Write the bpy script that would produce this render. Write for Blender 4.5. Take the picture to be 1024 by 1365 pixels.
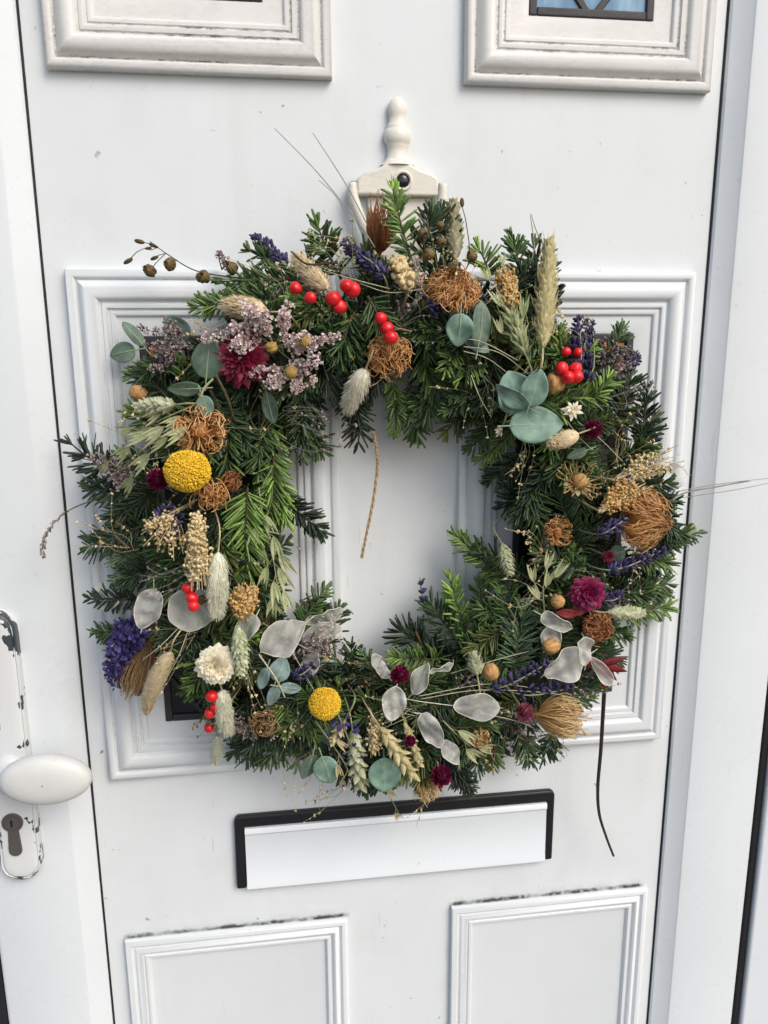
import bpy, math
import numpy as np
from mathutils import Matrix, Vector

for o in list(bpy.data.objects):
    bpy.data.objects.remove(o)
scene = bpy.context.scene
COL = scene.collection
rng = np.random.default_rng(7)
RAD = math.radians

# ------------------------------------------------------------------ camera
R = np.array([[0.99083078, -0.135001, -0.00539455],
              [-0.03460885, -0.21500903, -0.97599864],
              [0.13060092, 0.96723619, -0.2177098]])
FOC = 1056.3
CAM = np.array([-0.10461381, -0.75812258, 0.1688275])
cd = bpy.data.cameras.new('camera')
cd.sensor_fit = 'VERTICAL'
cd.sensor_height = 36.0
cd.lens = FOC / 1365.0 * 36.0
cd.clip_start = 0.01
cd.clip_end = 200
cam = bpy.data.objects.new('camera', cd)
COL.objects.link(cam)
_m = Matrix.Identity(4)
for i in range(3):
    _m[i][0] = R[0, i]
    _m[i][1] = -R[1, i]
    _m[i][2] = -R[2, i]
    _m[i][3] = CAM[i]
cam.matrix_world = _m
scene.camera = cam

# ------------------------------------------------------------------ light
SUN_EL, SUN_AZ = RAD(42), RAD(146)      # azimuth clockwise from +Y (north): the sun stands in front of the door, to the right
sd = Vector((math.sin(SUN_AZ) * math.cos(SUN_EL), math.cos(SUN_AZ) * math.cos(SUN_EL), math.sin(SUN_EL)))
world = bpy.data.worlds.new('World')
scene.world = world
world.use_nodes = True
nt = world.node_tree
for n in list(nt.nodes):
    nt.nodes.remove(n)
sky = nt.nodes.new('ShaderNodeTexSky')
sky.sky_type = 'NISHITA'
sky.sun_disc = False
sky.sun_elevation = SUN_EL
sky.sun_rotation = SUN_AZ
sky.air_density = 1.0
sky.dust_density = 3.0
sky.ozone_density = 0.2
bg = nt.nodes.new('ShaderNodeBackground')
bg.inputs['Strength'].default_value = 0.145
wo = nt.nodes.new('ShaderNodeOutputWorld')
nt.links.new(sky.outputs[0], bg.inputs[0])
nt.links.new(bg.outputs[0], wo.inputs[0])
sl = bpy.data.lights.new('sun', 'SUN')
sl.energy = 1.3
sl.angle = RAD(32)
sl.color = (1.0, 0.98, 0.945)
sun = bpy.data.objects.new('sun', sl)
COL.objects.link(sun)
sun.rotation_euler = (-sd).to_track_quat('-Z', 'Y').to_euler()
sun.location = sd * 5
scene.view_settings.view_transform = 'Standard'
scene.view_settings.look = 'None'
scene.view_settings.gamma = 1.0
scene.view_settings.exposure = 0.27
scene.view_settings.use_curve_mapping = False


# ------------------------------------------------------------------ helpers
def P(px, py, d=0.0):
    """point of the place seen at photo pixel (px,py), d metres in front of the door face"""
    r = R.T @ np.array([px - 512.0, py - 682.5, FOC])
    t = (-d - CAM[1]) / r[1]
    return CAM + r * t


def MPP(d):
    return (0.76 - d) / FOC


def nrm(a):
    return a / np.maximum(np.linalg.norm(a, axis=-1, keepdims=True), 1e-9)


def frames(D, N):
    D = nrm(np.asarray(D, float))
    N = np.broadcast_to(np.asarray(N, float), D.shape)
    X = nrm(np.cross(D, N + 1e-4))
    Z = np.cross(X, D)
    return np.stack([X, D, Z], -1)


def catmull(pts, n):
    pts = np.asarray(pts, float)
    if len(pts) == 2:
        t = np.linspace(0, 1, n)[:, None]
        return pts[0] * (1 - t) + pts[1] * t
    q = np.vstack([2 * pts[0] - pts[1], pts, 2 * pts[-1] - pts[-2]])
    out = []
    for u in np.linspace(0, len(pts) - 1 - 1e-6, n):
        i = int(u)
        t = u - i
        a, b, c, d = q[i:i + 4]
        out.append(0.5 * ((2 * b) + (-a + c) * t + (2 * a - 5 * b + 4 * c - d) * t * t + (-a + 3 * b - 3 * c + d) * t ** 3))
    return np.array(out)


class MB:
    def __init__(s):
        s.v = []
        s.q = []
        s.t = []
        s.val = []
        s.n = 0
        s.poly = []

    def raw(s, V, Q=None, T=None, val=0.5):
        V = np.asarray(V, float).reshape(-1, 3)
        if Q is not None and len(Q):
            s.q.append(np.asarray(Q, int) + s.n)
        if T is not None and len(T):
            s.t.append(np.asarray(T, int) + s.n)
        s.v.append(V)
        s.val.append(np.broadcast_to(np.asarray(val, float).ravel() if np.ndim(val) else np.array(float(val)), (len(V),)))
        s.n += len(V)
        return s

    def inst(s, base, pos, fr, sc, vals=0.5):
        V, Q, T = base
        pos = np.asarray(pos, float).reshape(-1, 3)
        k = len(pos)
        fr = np.broadcast_to(fr, (k, 3, 3))
        sc = np.asarray(sc, float)
        if sc.ndim == 0:
            sc = np.full((k, 3), float(sc))
        elif sc.ndim == 1 and len(sc) == k and k != 3:
            sc = np.repeat(sc[:, None], 3, 1)
        sc = np.broadcast_to(sc, (k, 3))
        pts = np.einsum('kij,knj->kni', fr, sc[:, None, :] * V[None]) + pos[:, None]
        n = len(V)
        off = (np.arange(k) * n)[:, None, None]
        vals = np.asarray(vals, float)
        if vals.ndim == 0:
            vals = np.full((k, n), float(vals))
        elif vals.ndim == 1:
            vals = np.repeat(vals[:, None], n, 1)
        s.raw(pts.reshape(-1, 3), (off + Q[None]).reshape(-1, 4) if len(Q) else None,
              (off + T[None]).reshape(-1, 3) if len(T) else None, vals.ravel())
        return s

    def tubes(s, paths, rad, sides=4, vals=0.5, cap=False):
        p = np.asarray(paths, float)
        if p.ndim == 2:
            p = p[None]
        K, N, _ = p.shape
        rad = np.asarray(rad, float)
        if rad.ndim == 1 and len(rad) == N:
            rad = rad[None, :]
        elif rad.ndim == 1:
            rad = rad[:, None]
        rad = np.broadcast_to(rad, (K, N))
        T = nrm(np.gradient(p, axis=1))
        mean = nrm(T.mean(1))
        ref = np.where(np.abs(mean[:, :1]) < 0.6, np.array([[1., 0, 0]]), np.array([[0, 0.6, 0.8]]))
        A = nrm(np.cross(T, ref[:, None, :]))
        B = np.cross(T, A)
        an = np.arange(sides) / sides * 2 * math.pi
        pts = p[:, :, None, :] + rad[:, :, None, None] * (A[:, :, None, :] * np.cos(an)[None, None, :, None] + B[:, :, None, :] * np.sin(an)[None, None, :, None])
        i = np.arange(N - 1)[:, None] * sides
        j = np.arange(sides)[None, :]
        j2 = (j + 1) % sides
        q = np.stack([i + j, i + j2, i + sides + j2, i + sides + j], -1).reshape(-1, 4)
        Q = ((np.arange(K) * N * sides)[:, None, None] + q[None]).reshape(-1, 4)
        vals = np.asarray(vals, float)
        if vals.ndim == 0:
            vv = np.full((K, N), float(vals))
        elif vals.ndim == 1:
            vv = np.repeat(vals[:, None], N, 1) if len(vals) == K else np.repeat(vals[None], K, 0)
        else:
            vv = vals
        base = s.n
        s.raw(pts.reshape(-1, 3), Q, None, np.repeat(vv[:, :, None], sides, 2).ravel())
        if cap:
            for k in range(K):
                o = base + k * N * sides
                s.poly.append([o + x for x in range(sides)][::-1])
                s.poly.append([o + (N - 1) * sides + x for x in range(sides)])
        return s

    def build(s, name, mat, parent=None, loc=(0, 0, 0), smooth=True, sharp=None, bevel=0, solid=0, color=None):
        V = np.vstack(s.v) - np.asarray(loc, float)
        me = bpy.data.meshes.new(name)
        loops = []
        starts = []
        c = 0
        for arr, w in ((s.q, 4), (s.t, 3)):
            if arr:
                a = np.vstack(arr)
                loops.append(a.ravel())
                starts.append(c + np.arange(len(a)) * w)
                c += a.size
        for pl in s.poly:
            loops.append(np.array(pl))
            starts.append(np.array([c]))
            c += len(pl)
        L = np.concatenate(loops).astype(np.int32)
        S = np.concatenate(starts).astype(np.int32)
        me.vertices.add(len(V))
        me.vertices.foreach_set('co', V.astype(np.float32).ravel())
        me.loops.add(len(L))
        me.loops.foreach_set('vertex_index', L)
        me.polygons.add(len(S))
        me.polygons.foreach_set('loop_start', S)
        me.update(calc_edges=True)
        me.polygons.foreach_set('use_smooth', np.full(len(S), bool(smooth)))
        at = me.attributes.new('v', 'FLOAT', 'POINT')
        at.data.foreach_set('value', np.concatenate(s.val).astype(np.float32))
        if sharp:
            me.set_sharp_from_angle(angle=RAD(sharp))
        me.materials.append(mat)
        o = bpy.data.objects.new(name, me)
        COL.objects.link(o)
        put(o, loc, parent)
        if solid:
            m = o.modifiers.new('solid', 'SOLIDIFY')
            m.thickness = solid
            m.offset = 0
        if bevel:
            m = o.modifiers.new('bevel', 'BEVEL')
            m.width = bevel
            m.segments = 3
            m.limit_method = 'ANGLE'
            m.angle_limit = RAD(35)
            m.harden_normals = False
        if color is not None:
            o.color = (*color, 1)
        return o


WLOC = {}


def put(o, loc, parent):
    loc = np.asarray(loc, float)
    WLOC[o.name] = loc
    if parent is not None:
        o.parent = parent
        loc = loc - WLOC[parent.name]
    o.location = loc


def empty(name, loc, parent=None):
    o = bpy.data.objects.new(name, None)
    o.empty_display_size = 0.02
    COL.objects.link(o)
    put(o, loc, parent)
    return o


def lab(o, label=None, cat=None, kind=None):
    if label:
        o['label'] = label
    if cat:
        o['category'] = cat
    if kind:
        o['kind'] = kind
    return o


# ------------------------------------------------------------------ base shapes
def sphere(seg=8, rings=6):
    V = [(0, 0, -1)]
    for i in range(1, rings):
        a = -math.pi / 2 + math.pi * i / rings
        for j in range(seg):
            b = 2 * math.pi * j / seg
            V.append((math.cos(a) * math.cos(b), math.cos(a) * math.sin(b), math.sin(a)))
    V.append((0, 0, 1))
    Q, T = [], []
    for j in range(seg):
        j2 = (j + 1) % seg
        T.append((0, 1 + j2, 1 + j))
        T.append((len(V) - 1, 1 + (rings - 2) * seg + j, 1 + (rings - 2) * seg + j2))
        for i in range(rings - 2):
            a = 1 + i * seg
            Q.append((a + j, a + j2, a + seg + j2, a + seg + j))
    V = np.array(V)[:, [0, 2, 1]] * [1, 1, -1]      # pole along Y
    return V, np.array(Q, int).reshape(-1, 4), np.array(T, int).reshape(-1, 3)


SPH_LO = sphere(6, 4)
SPH_M = sphere(10, 7)
SPH_H = sphere(20, 14)


def needle_base():
    V = []
    for y, w, th, z in ((0, .35, .5, 0), (.45, 1, 1, .02), (.92, .75, .7, .0)):
        V += [(w, y, z), (0, y, z + th * .45), (-w, y, z), (0, y, z - th * .35)]
    V.append((0, 1, 0))
    Q, T = [], []
    for i in range(2):
        for j in range(4):
            a = i * 4
            Q.append((a + j, a + (j + 1) % 4, a + 4 + (j + 1) % 4, a + 4 + j))
    for j in range(4):
        T.append((8 + j, 8 + (j + 1) % 4, 12))
    return np.array(V, float), np.array(Q), np.array(T)


NEEDLE = needle_base()


def leafgrid(nu, nw, outline, cup=0.0, bend=0.0, fold=0.0, wave=0.0):
    us = np.linspace(0, 1, nu)
    ws = np.linspace(-1, 1, nw)
    V = []
    for u in us:
        h = outline(u)
        for w in ws:
            V.append((w * h, u, cup * (w * h) ** 2 + fold * abs(w) * h + bend * (u * u) + wave * math.sin(u * 7 + w * 2.0) * abs(w) * h))
    Q = []
    for i in range(nu - 1):
        for j in range(nw - 1):
            a = i * nw + j
            Q.append((a, a + 1, a + nw + 1, a + nw))
    return np.array(V), np.array(Q), np.zeros((0, 3), int)


def o_point(wmax, peak=.35):
    return lambda u: wmax * max(0.0, math.sin(math.pi * min(1, u ** (math.log(.5) / math.log(peak))))) ** .9 + .004


def o_round(wmax):
    return lambda u: wmax * (math.sin(math.pi * u ** .82) if 0 < u < 1 else 0.0) ** .66 + .006


BRACT = leafgrid(6, 5, o_point(.22, .45), cup=-1.2, bend=-.22)
BRACT_W = leafgrid(7, 5, o_point(.33, .6), cup=-.9, bend=-.3)
SCALE = leafgrid(5, 5, o_point(.30, .4), cup=-1.6, bend=.06)
GLUME = leafgrid(7, 5, o_point(.072, .36), cup=-7, bend=.05)


# ------------------------------------------------------------------ materials
def newmat(name):
    m = bpy.data.materials.new(name)
    m.use_nodes = True
    t = m.node_tree
    for n in list(t.nodes):
        t.nodes.remove(n)
    out = t.nodes.new('ShaderNodeOutputMaterial')
    return m, t, out


def N_(t, typ, **kw):
    n = t.nodes.new(typ)
    for k, v in kw.items():
        setattr(n, k, v)
    return n


def mixc(t, fac, a, b, blend='MIX'):
    n = N_(t, 'ShaderNodeMix', data_type='RGBA', blend_type=blend)
    for sock, val in ((n.inputs[0], fac), (n.inputs[6], a), (n.inputs[7], b)):
        if isinstance(val, bpy.types.NodeSocket):
            t.links.new(val, sock)
        elif isinstance(val, (int, float)):
            sock.default_value = val
        else:
            sock.default_value = (*val, 1)
    return n.outputs[2]


def math_(t, op, a, b=0.0, c=None, clamp=False):
    n = N_(t, 'ShaderNodeMath', operation=op, use_clamp=clamp)
    for i, val in enumerate((a, b) if c is None else (a, b, c)):
        if isinstance(val, bpy.types.NodeSocket):
            t.links.new(val, n.inputs[i])
        else:
            n.inputs[i].default_value = val
    return n.outputs[0]


def noise(t, scale, vec=None, detail=3, rough=.55, out=0):
    n = N_(t, 'ShaderNodeTexNoise')
    n.inputs['Scale'].default_value = scale
    n.inputs['Detail'].default_value = detail
    n.inputs['Roughness'].default_value = rough
    if vec is not None:
        t.links.new(vec, n.inputs['Vector'])
    return n.outputs[out]


def maprange(t, val, a, b, c=0.0, d=1.0, smooth=False):
    n = N_(t, 'ShaderNodeMapRange', interpolation_type='SMOOTHSTEP' if smooth else 'LINEAR')
    t.links.new(val, n.inputs[0])
    for i, x in enumerate((a, b, c, d)):
        n.inputs[i + 1].default_value = x
    return n.outputs[0]


def gpos(t):
    return N_(t, 'ShaderNodeNewGeometry').outputs['Position']


def vmat(name, A, B, rough=.65, var=.35, nscale=180, trans=0.0, tint=False, spec=.3, bump=0.0, bscale=600, sheen=0.0, Cc=None, brown=False):
    """procedural plant material: colour runs A -> B with the mesh attribute v, noise on top"""
    m, t, out = newmat(name)
    a = N_(t, 'ShaderNodeAttribute', attribute_name='v')
    if Cc is None:
        col = mixc(t, a.outputs['Fac'], A, B)
    else:
        r = N_(t, 'ShaderNodeValToRGB')
        r.color_ramp.elements[0].color = (*A, 1)
        r.color_ramp.elements[1].color = (*Cc, 1)
        e = r.color_ramp.elements.new(.5)
        e.color = (*B, 1)
        t.links.new(a.outputs['Fac'], r.inputs[0])
        col = r.outputs[0]
    if tint:
        oi = N_(t, 'ShaderNodeObjectInfo')
        col = mixc(t, 1.0, col, oi.outputs['Color'], 'MULTIPLY')
    if brown:      # dead needles
        col = mixc(t, math_(t, 'LESS_THAN', a.outputs['Fac'], -.4), col, (.11, .065, .028))
    nz = noise(t, nscale, gpos(t), 3)
    f = maprange(t, nz, .3, .7, 1 - var, 1 + var)
    hs = N_(t, 'ShaderNodeHueSaturation')
    t.links.new(col, hs.inputs['Color'])
    t.links.new(f, hs.inputs['Value'])
    col = hs.outputs[0]
    p = N_(t, 'ShaderNodeBsdfPrincipled')
    t.links.new(col, p.inputs['Base Color'])
    p.inputs['Roughness'].default_value = rough
    p.inputs['Specular IOR Level'].default_value = spec
    if sheen:
        p.inputs['Sheen Weight'].default_value = sheen
    if bump:
        b = N_(t, 'ShaderNodeBump')
        b.inputs['Strength'].default_value = bump
        b.inputs['Distance'].default_value = .001
        t.links.new(noise(t, bscale, gpos(t), 2), b.inputs['Height'])
        t.links.new(b.outputs[0], p.inputs['Normal'])
    sh = p.outputs[0]
    if trans:
        tr = N_(t, 'ShaderNodeBsdfTranslucent')
        t.links.new(col, tr.inputs[0])
        mx = N_(t, 'ShaderNodeMixShader')
        mx.inputs[0].default_value = trans
        t.links.new(sh, mx.inputs[1])
        t.links.new(tr.outputs[0], mx.inputs[2])
        sh = mx.outputs[0]
    t.links.new(sh, out.inputs[0])
    return m


def paintmat(name, col, rough=.35, dirt=0.0, dirtcol=(.10, .09, .07), mildew=False, specks=.0, spec=.4, bumpy=.06, grime=0.0):
    m, t, out = newmat(name)
    pos = gpos(t)
    c = mixc(t, maprange(t, noise(t, 5, pos, 4), .35, .65), [x * .965 for x in col], col)
    if grime:
        # smears, faint run marks and fine scratches in the old paint
        mp = N_(t, 'ShaderNodeMapping')
        mp.inputs['Scale'].default_value = (1, 1, .10)
        t.links.new(pos, mp.inputs[0])
        run = maprange(t, noise(t, 42, mp.outputs[0], 4, .6), .50, .74)
        run = math_(t, 'MULTIPLY', run, maprange(t, noise(t, 6, pos, 3), .42, .66))
        c = mixc(t, math_(t, 'MULTIPLY', run, .16 * grime), c, (.42, .40, .36))
        sm = math_(t, 'MULTIPLY', maprange(t, noise(t, 17, pos, 5, .62), .50, .72), .11 * grime)
        c = mixc(t, sm, c, (.46, .45, .42))
        mp2 = N_(t, 'ShaderNodeMapping')
        mp2.inputs['Scale'].default_value = (1, 1, .05)
        mp2.inputs['Rotation'].default_value = (0, -.35, 0)
        t.links.new(pos, mp2.inputs[0])
        sc_ = maprange(t, noise(t, 330, mp2.outputs[0], 1, .4), .70, .74)
        sc_ = math_(t, 'MULTIPLY', sc_, maprange(t, noise(t, 9, pos, 2), .58, .66))
        c = mixc(t, math_(t, 'MULTIPLY', sc_, .45 * grime), c, (.33, .33, .33))
    if specks:
        s = maprange(t, noise(t, 95, pos, 2, .5), .70, .74)
        s2 = maprange(t, noise(t, 12, pos, 2), .45, .62)
        c = mixc(t, math_(t, 'MULTIPLY', math_(t, 'MULTIPLY', s, s2), specks), c, (.20, .18, .15))
        mp = N_(t, 'ShaderNodeMapping')
        mp.inputs['Scale'].default_value = (1, 1, .22)
        mp.inputs['Rotation'].default_value = (0, .5, 0)
        t.links.new(pos, mp.inputs[0])
        s = maprange(t, noise(t, 150, mp.outputs[0], 2, .5), .72, .76)
        s2 = maprange(t, noise(t, 7, mp.outputs[0], 2), .56, .66)
        c = mixc(t, math_(t, 'MULTIPLY', math_(t, 'MULTIPLY', s, s2), specks * .8), c, (.28, .27, .26))
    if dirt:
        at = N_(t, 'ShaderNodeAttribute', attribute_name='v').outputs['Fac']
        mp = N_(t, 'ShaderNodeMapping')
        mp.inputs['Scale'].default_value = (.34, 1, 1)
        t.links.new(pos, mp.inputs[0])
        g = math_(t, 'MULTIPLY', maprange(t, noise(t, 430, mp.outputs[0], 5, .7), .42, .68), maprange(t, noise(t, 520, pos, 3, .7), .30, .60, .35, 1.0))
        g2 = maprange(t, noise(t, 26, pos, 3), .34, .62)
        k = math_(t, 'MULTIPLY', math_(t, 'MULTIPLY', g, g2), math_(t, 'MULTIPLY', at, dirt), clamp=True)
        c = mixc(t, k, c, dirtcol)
    if mildew:
        sep = N_(t, 'ShaderNodeSeparateXYZ')
        t.links.new(pos, sep.inputs[0])
        x_, z_ = sep.outputs[0], sep.outputs[2]
        wob = math_(t, 'MULTIPLY', math_(t, 'SUBTRACT', noise(t, 90, pos, 4), .5), .005)
        dz = math_(t, 'ABSOLUTE', math_(t, 'SUBTRACT', math_(t, 'ADD', z_, wob), -.4572))
        core = maprange(t, dz, .0046, .0012)
        halo = maprange(t, dz, .0150, .0010)

        def between(lo, hi):
            return math_(t, 'MULTIPLY', maprange(t, x_, lo - .004, lo + .006), maprange(t, x_, hi + .004, hi - .006))
        inx = math_(t, 'ADD', between(-.2835, -.046), between(.070, .300))
        lump = maprange(t, noise(t, 30, pos, 3), .36, .54, .42, 1.0)
        fine = maprange(t, noise(t, 150, pos, 4, .65), .32, .52, .30, 1.0)
        k = math_(t, 'MULTIPLY', math_(t, 'MULTIPLY', core, fine), math_(t, 'MULTIPLY', lump, .95))
        k2 = math_(t, 'MULTIPLY', math_(t, 'POWER', halo, 2.2), maprange(t, noise(t, 55, pos, 4, .65), .35, .70, .12, .46))
        k3 = math_(t, 'MULTIPLY', math_(t, 'MULTIPLY', halo, maprange(t, noise(t, 300, pos, 2), .66, .72)), .7)
        k = math_(t, 'MULTIPLY', math_(t, 'MAXIMUM', math_(t, 'MAXIMUM', k, k2), k3), math_(t, 'MULTIPLY', inx, maprange(t, math_(t, 'ADD', sep.outputs[1], math_(t, 'MULTIPLY', wob, .6)), -.0034, -.0008)))
        c = mixc(t, k, c, (.035, .037, .038))
    p = N_(t, 'ShaderNodeBsdfPrincipled')
    t.links.new(c, p.inputs['Base Color'])
    t.links.new(maprange(t, noise(t, 30, pos, 3), .3, .7, rough - .06, rough + .1), p.inputs['Roughness'])
    p.inputs['Specular IOR Level'].default_value = spec
    b = N_(t, 'ShaderNodeBump')
    b.inputs['Strength'].default_value = bumpy
    b.inputs['Distance'].default_value = .002
    t.links.new(noise(t, 130, pos, 4), b.inputs['Height'])
    t.links.new(b.outputs[0], p.inputs['Normal'])
    t.links.new(p.outputs[0], out.inputs[0])
    return m


M = {}
M['door'] = paintmat('door_paint', (.705, .745, .762), .38, mildew=True, specks=.8, grime=1.0)
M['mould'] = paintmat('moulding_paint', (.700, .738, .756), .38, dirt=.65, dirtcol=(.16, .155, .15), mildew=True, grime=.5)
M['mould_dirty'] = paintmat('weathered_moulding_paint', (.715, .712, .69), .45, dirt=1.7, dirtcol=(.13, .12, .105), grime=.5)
M['upvc'] = paintmat('white_upvc', (.695, .738, .765), .30, specks=.12, bumpy=.02, grime=.35)
M['flap'] = paintmat('flap_white', (.775, .825, .86), .34, specks=.25, bumpy=.03, grime=.4)
M['cream'] = paintmat('cream_enamel', (.74, .72, .64), .3, dirt=.9, dirtcol=(.16, .13, .09))
M['black'] = paintmat('black_plastic', (.012, .012, .014), .38, bumpy=.05)
M['rubber'] = paintmat('gasket_rubber', (.010, .011, .013), .6, bumpy=.03)
M['lead'] = paintmat('lead_came', (.035, .035, .038), .5, bumpy=.3)
M['steel'] = paintmat('worn_lock_steel', (.085, .078, .072), .42, bumpy=.1)


def chipmat():
    m, t, out = newmat('chipped_white_enamel')
    pos = gpos(t)
    at = N_(t, 'ShaderNodeAttribute', attribute_name='v').outputs['Fac']
    n = math_(t, 'ADD', noise(t, 52, pos, 3, .5), math_(t, 'MULTIPLY', at, .16))
    k = maprange(t, n, .675, .685)
    c = mixc(t, k, (.66, .685, .69), (.045, .055, .065))
    p = N_(t, 'ShaderNodeBsdfPrincipled')
    t.links.new(c, p.inputs['Base Color'])
    p.inputs['Roughness'].default_value = .35
    b = N_(t, 'ShaderNodeBump')
    b.inputs['Strength'].default_value = .5
    b.inputs['Distance'].default_value = .0006
    b.invert = True
    t.links.new(k, b.inputs['Height'])
    t.links.new(b.outputs[0], p.inputs['Normal'])
    t.links.new(p.outputs[0], out.inputs[0])
    return m


M['chip'] = chipmat()
M['knob'] = paintmat('worn_knob_enamel', (.66, .675, .655), .42, specks=.5, bumpy=.10, grime=.8)


def glassmat(name, a, b, c):
    m, t, out = newmat(name)
    pos = gpos(t)
    mp = N_(t, 'ShaderNodeMapping')
    mp.inputs['Scale'].default_value = (1.0, 1, .3)
    t.links.new(pos, mp.inputs[0])
    r = N_(t, 'ShaderNodeValToRGB')
    e = r.color_ramp.elements
    e[0].position = .3
    e[0].color = (*a, 1)
    e[1].position = .72
    e[1].color = (*c, 1)
    x = e.new(.52)
    x.color = (*b, 1)
    t.links.new(noise(t, 38, mp.outputs[0], 4, .6), r.inputs[0])
    p = N_(t, 'ShaderNodeBsdfPrincipled')
    t.links.new(r.outputs[0], p.inputs['Base Color'])
    p.inputs['Roughness'].default_value = .12
    bmp = N_(t, 'ShaderNodeBump')
    bmp.inputs['Strength'].default_value = .35
    bmp.inputs['Distance'].default_value = .003
    t.links.new(noise(t, 60, mp.outputs[0], 2), bmp.inputs['Height'])
    t.links.new(bmp.outputs[0], p.inputs['Normal'])
    t.links.new(p.outputs[0], out.inputs[0])
    return m


M['glass_blue'] = glassmat('blue_swirled_glass', (.06, .14, .26), (.13, .27, .42), (.30, .47, .60))
M['glass_dark'] = glassmat('dark_glass', (.006, .007, .009), (.010, .012, .014), (.018, .020, .024))
M['glass_amber'] = glassmat('amber_glass', (.22, .06, .02), (.36, .11, .03), (.45, .17, .06))

M['needle'] = vmat('fir_needle', (.50, .50, .55), (1.12, 1.12, 1.05), .42, .30, 120, tint=True, spec=.42, Cc=(2.1, 1.95, 1.2), brown=True)
M['bark'] = vmat('twig_bark', (.055, .045, .025), (.10, .08, .04), .8, .4, 300)
M['moss'] = vmat('dark_moss', (.012, .016, .008), (.045, .05, .02), .9, .5, 150)
M['stem_green'] = vmat('dry_green_stem', (.20, .22, .10), (.36, .36, .20), .7, .25)
M['stem_straw'] = vmat('straw_stem', (.36, .28, .14), (.56, .47, .28), .7, .25)
M['stem_pale'] = vmat('pale_stem', (.30, .30, .19), (.50, .48, .34), .6, .2)
M['stem_grey'] = vmat('grey_dry_stem', (.22, .21, .18), (.36, .34, .30), .7, .2)
M['stem_dark'] = vmat('dark_stem', (.020, .014, .012), (.055, .038, .030), .7, .5, 500, bump=.6, bscale=900)
M['berry'] = vmat('red_berry', (.60, .008, .012), (.74, .018, .022), .30, .10, 90, spec=.5, Cc=(.02, .01, .008))
M['yellow'] = vmat('yellow_florets', (.62, .37, .016), (.86, .60, .055), .8, .15, 300)
M['magenta'] = vmat('magenta_bracts', (.075, .003, .022), (.27, .012, .080), .5, .25, 200, trans=.15)
M['pinkish'] = vmat('dusty_pink_bracts', (.20, .03, .06), (.52, .20, .22), .55, .25, 200, trans=.15)
M['crimson'] = vmat('crimson_bracts', (.055, .002, .010), (.24, .012, .040), .5, .25, 200, trans=.12)
M['cream_petal'] = vmat('cream_petals', (.78, .66, .40), (.93, .90, .78), .45, .12, 200, trans=.2)
M['copper'] = vmat('copper_fibre', (.20, .075, .02), (.52, .25, .085), .55, .25, 400, Cc=(.62, .36, .15))
M['rust'] = vmat('rust_fibre', (.12, .035, .015), (.34, .12, .045), .6, .25, 400, Cc=(.46, .22, .10))
M['golden'] = vmat('golden_fibre', (.22, .11, .03), (.50, .31, .12), .55, .25, 400, Cc=(.66, .48, .24))
M['orange'] = vmat('orange_fibre', (.26, .095, .025), (.60, .30, .11), .55, .25, 400, Cc=(.72, .44, .20))
M['brown'] = vmat('brown_fibre', (.06, .032, .014), (.19, .11, .05), .6, .3, 400, Cc=(.33, .22, .11))
M['tan_fur'] = vmat('tan_fur', (0.6, 0.46, 0.26), (0.88, 0.74, 0.48), .8, .2, 300, trans=.15)
M['cream_fur'] = vmat('cream_fur', (0.8, 0.77, 0.58), (0.96, 0.94, 0.8), .8, .15, 300, trans=.15)
M['green_fur'] = vmat('greenish_fur', (0.64, 0.65, 0.47), (0.9, 0.9, 0.74), .8, .15, 300, trans=.15)
M['pale_scale'] = vmat('pale_green_scale', (.26, .31, .15), (.62, .63, .44), .6, .2, 260, trans=.15)
M['wheat'] = vmat('wheat_scale', (.33, .29, .12), (.62, .54, .30), .55, .2, 260, trans=.12)
M['dusky'] = vmat('dusky_green_scale', (.17, .16, .09), (.44, .41, .26), .6, .25, 260, trans=.1)
M['oat'] = vmat('oat_husk', (.27, .33, .14), (.56, .58, .34), .5, .2, 200, trans=.2)
M['lav'] = vmat('lavender_bud', (.020, .016, .045), (.080, .065, .17), .7, .35, 300)
M['larkspur'] = vmat('violet_petal', (.020, .014, .075), (.095, .075, .26), .6, .3, 300, trans=.15)
M['statice'] = vmat('pink_statice', (.46, .27, .29), (.95, .86, .83), .7, .25, 300, trans=.15)
M['statice_grey'] = vmat('mauve_statice', (.14, .10, .11), (.50, .42, .41), .7, .3, 300)
M['broom'] = vmat('cream_seed', (.42, .29, .12), (.72, .60, .36), .7, .2, 300)
M['broom_gold'] = vmat('golden_seed', (.40, .22, .06), (.66, .44, .18), .7, .25, 300)
M['pod'] = vmat('brown_pod', (.07, .05, .018), (.24, .17, .065), .6, .3, 260)
M['pod_gold'] = vmat('golden_pod', (.26, .16, .035), (.48, .33, .10), .6, .25, 260)
M['pod_tan'] = vmat('tan_pod', (.36, .18, .06), (.62, .38, .16), .65, .25, 260, bump=.4)
M['twine'] = vmat('jute_twine', (.28, .18, .08), (.56, .40, .20), .85, .25, 500)
M['red_leaf'] = vmat('dark_red_leaf', (.08, .006, .010), (.26, .018, .022), .5, .25, 150, trans=.1)
M['husk'] = vmat('green_husk', (.24, .27, .12), (.56, .56, .34), .6, .2, 200, trans=.2)


def leafmat(name, A, B):
    m = vmat(name, A, B, .52, .32, 85, trans=.08, spec=.35, bump=.25, bscale=260)
    return m


M['euc'] = leafmat('eucalyptus_leaf', (.15, .26, .20), (.25, .38, .305))
M['euc_dark'] = leafmat('dark_eucalyptus_leaf', (.075, .125, .09), (.15, .21, .155))
M['euc_stalk'] = vmat('eucalyptus_stalk', (.20, .26, .14), (.30, .38, .24), .6, .2)
M['euc_blue'] = leafmat('blue_eucalyptus_leaf', (.15, .23, .22), (.26, .35, .335))


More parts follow.
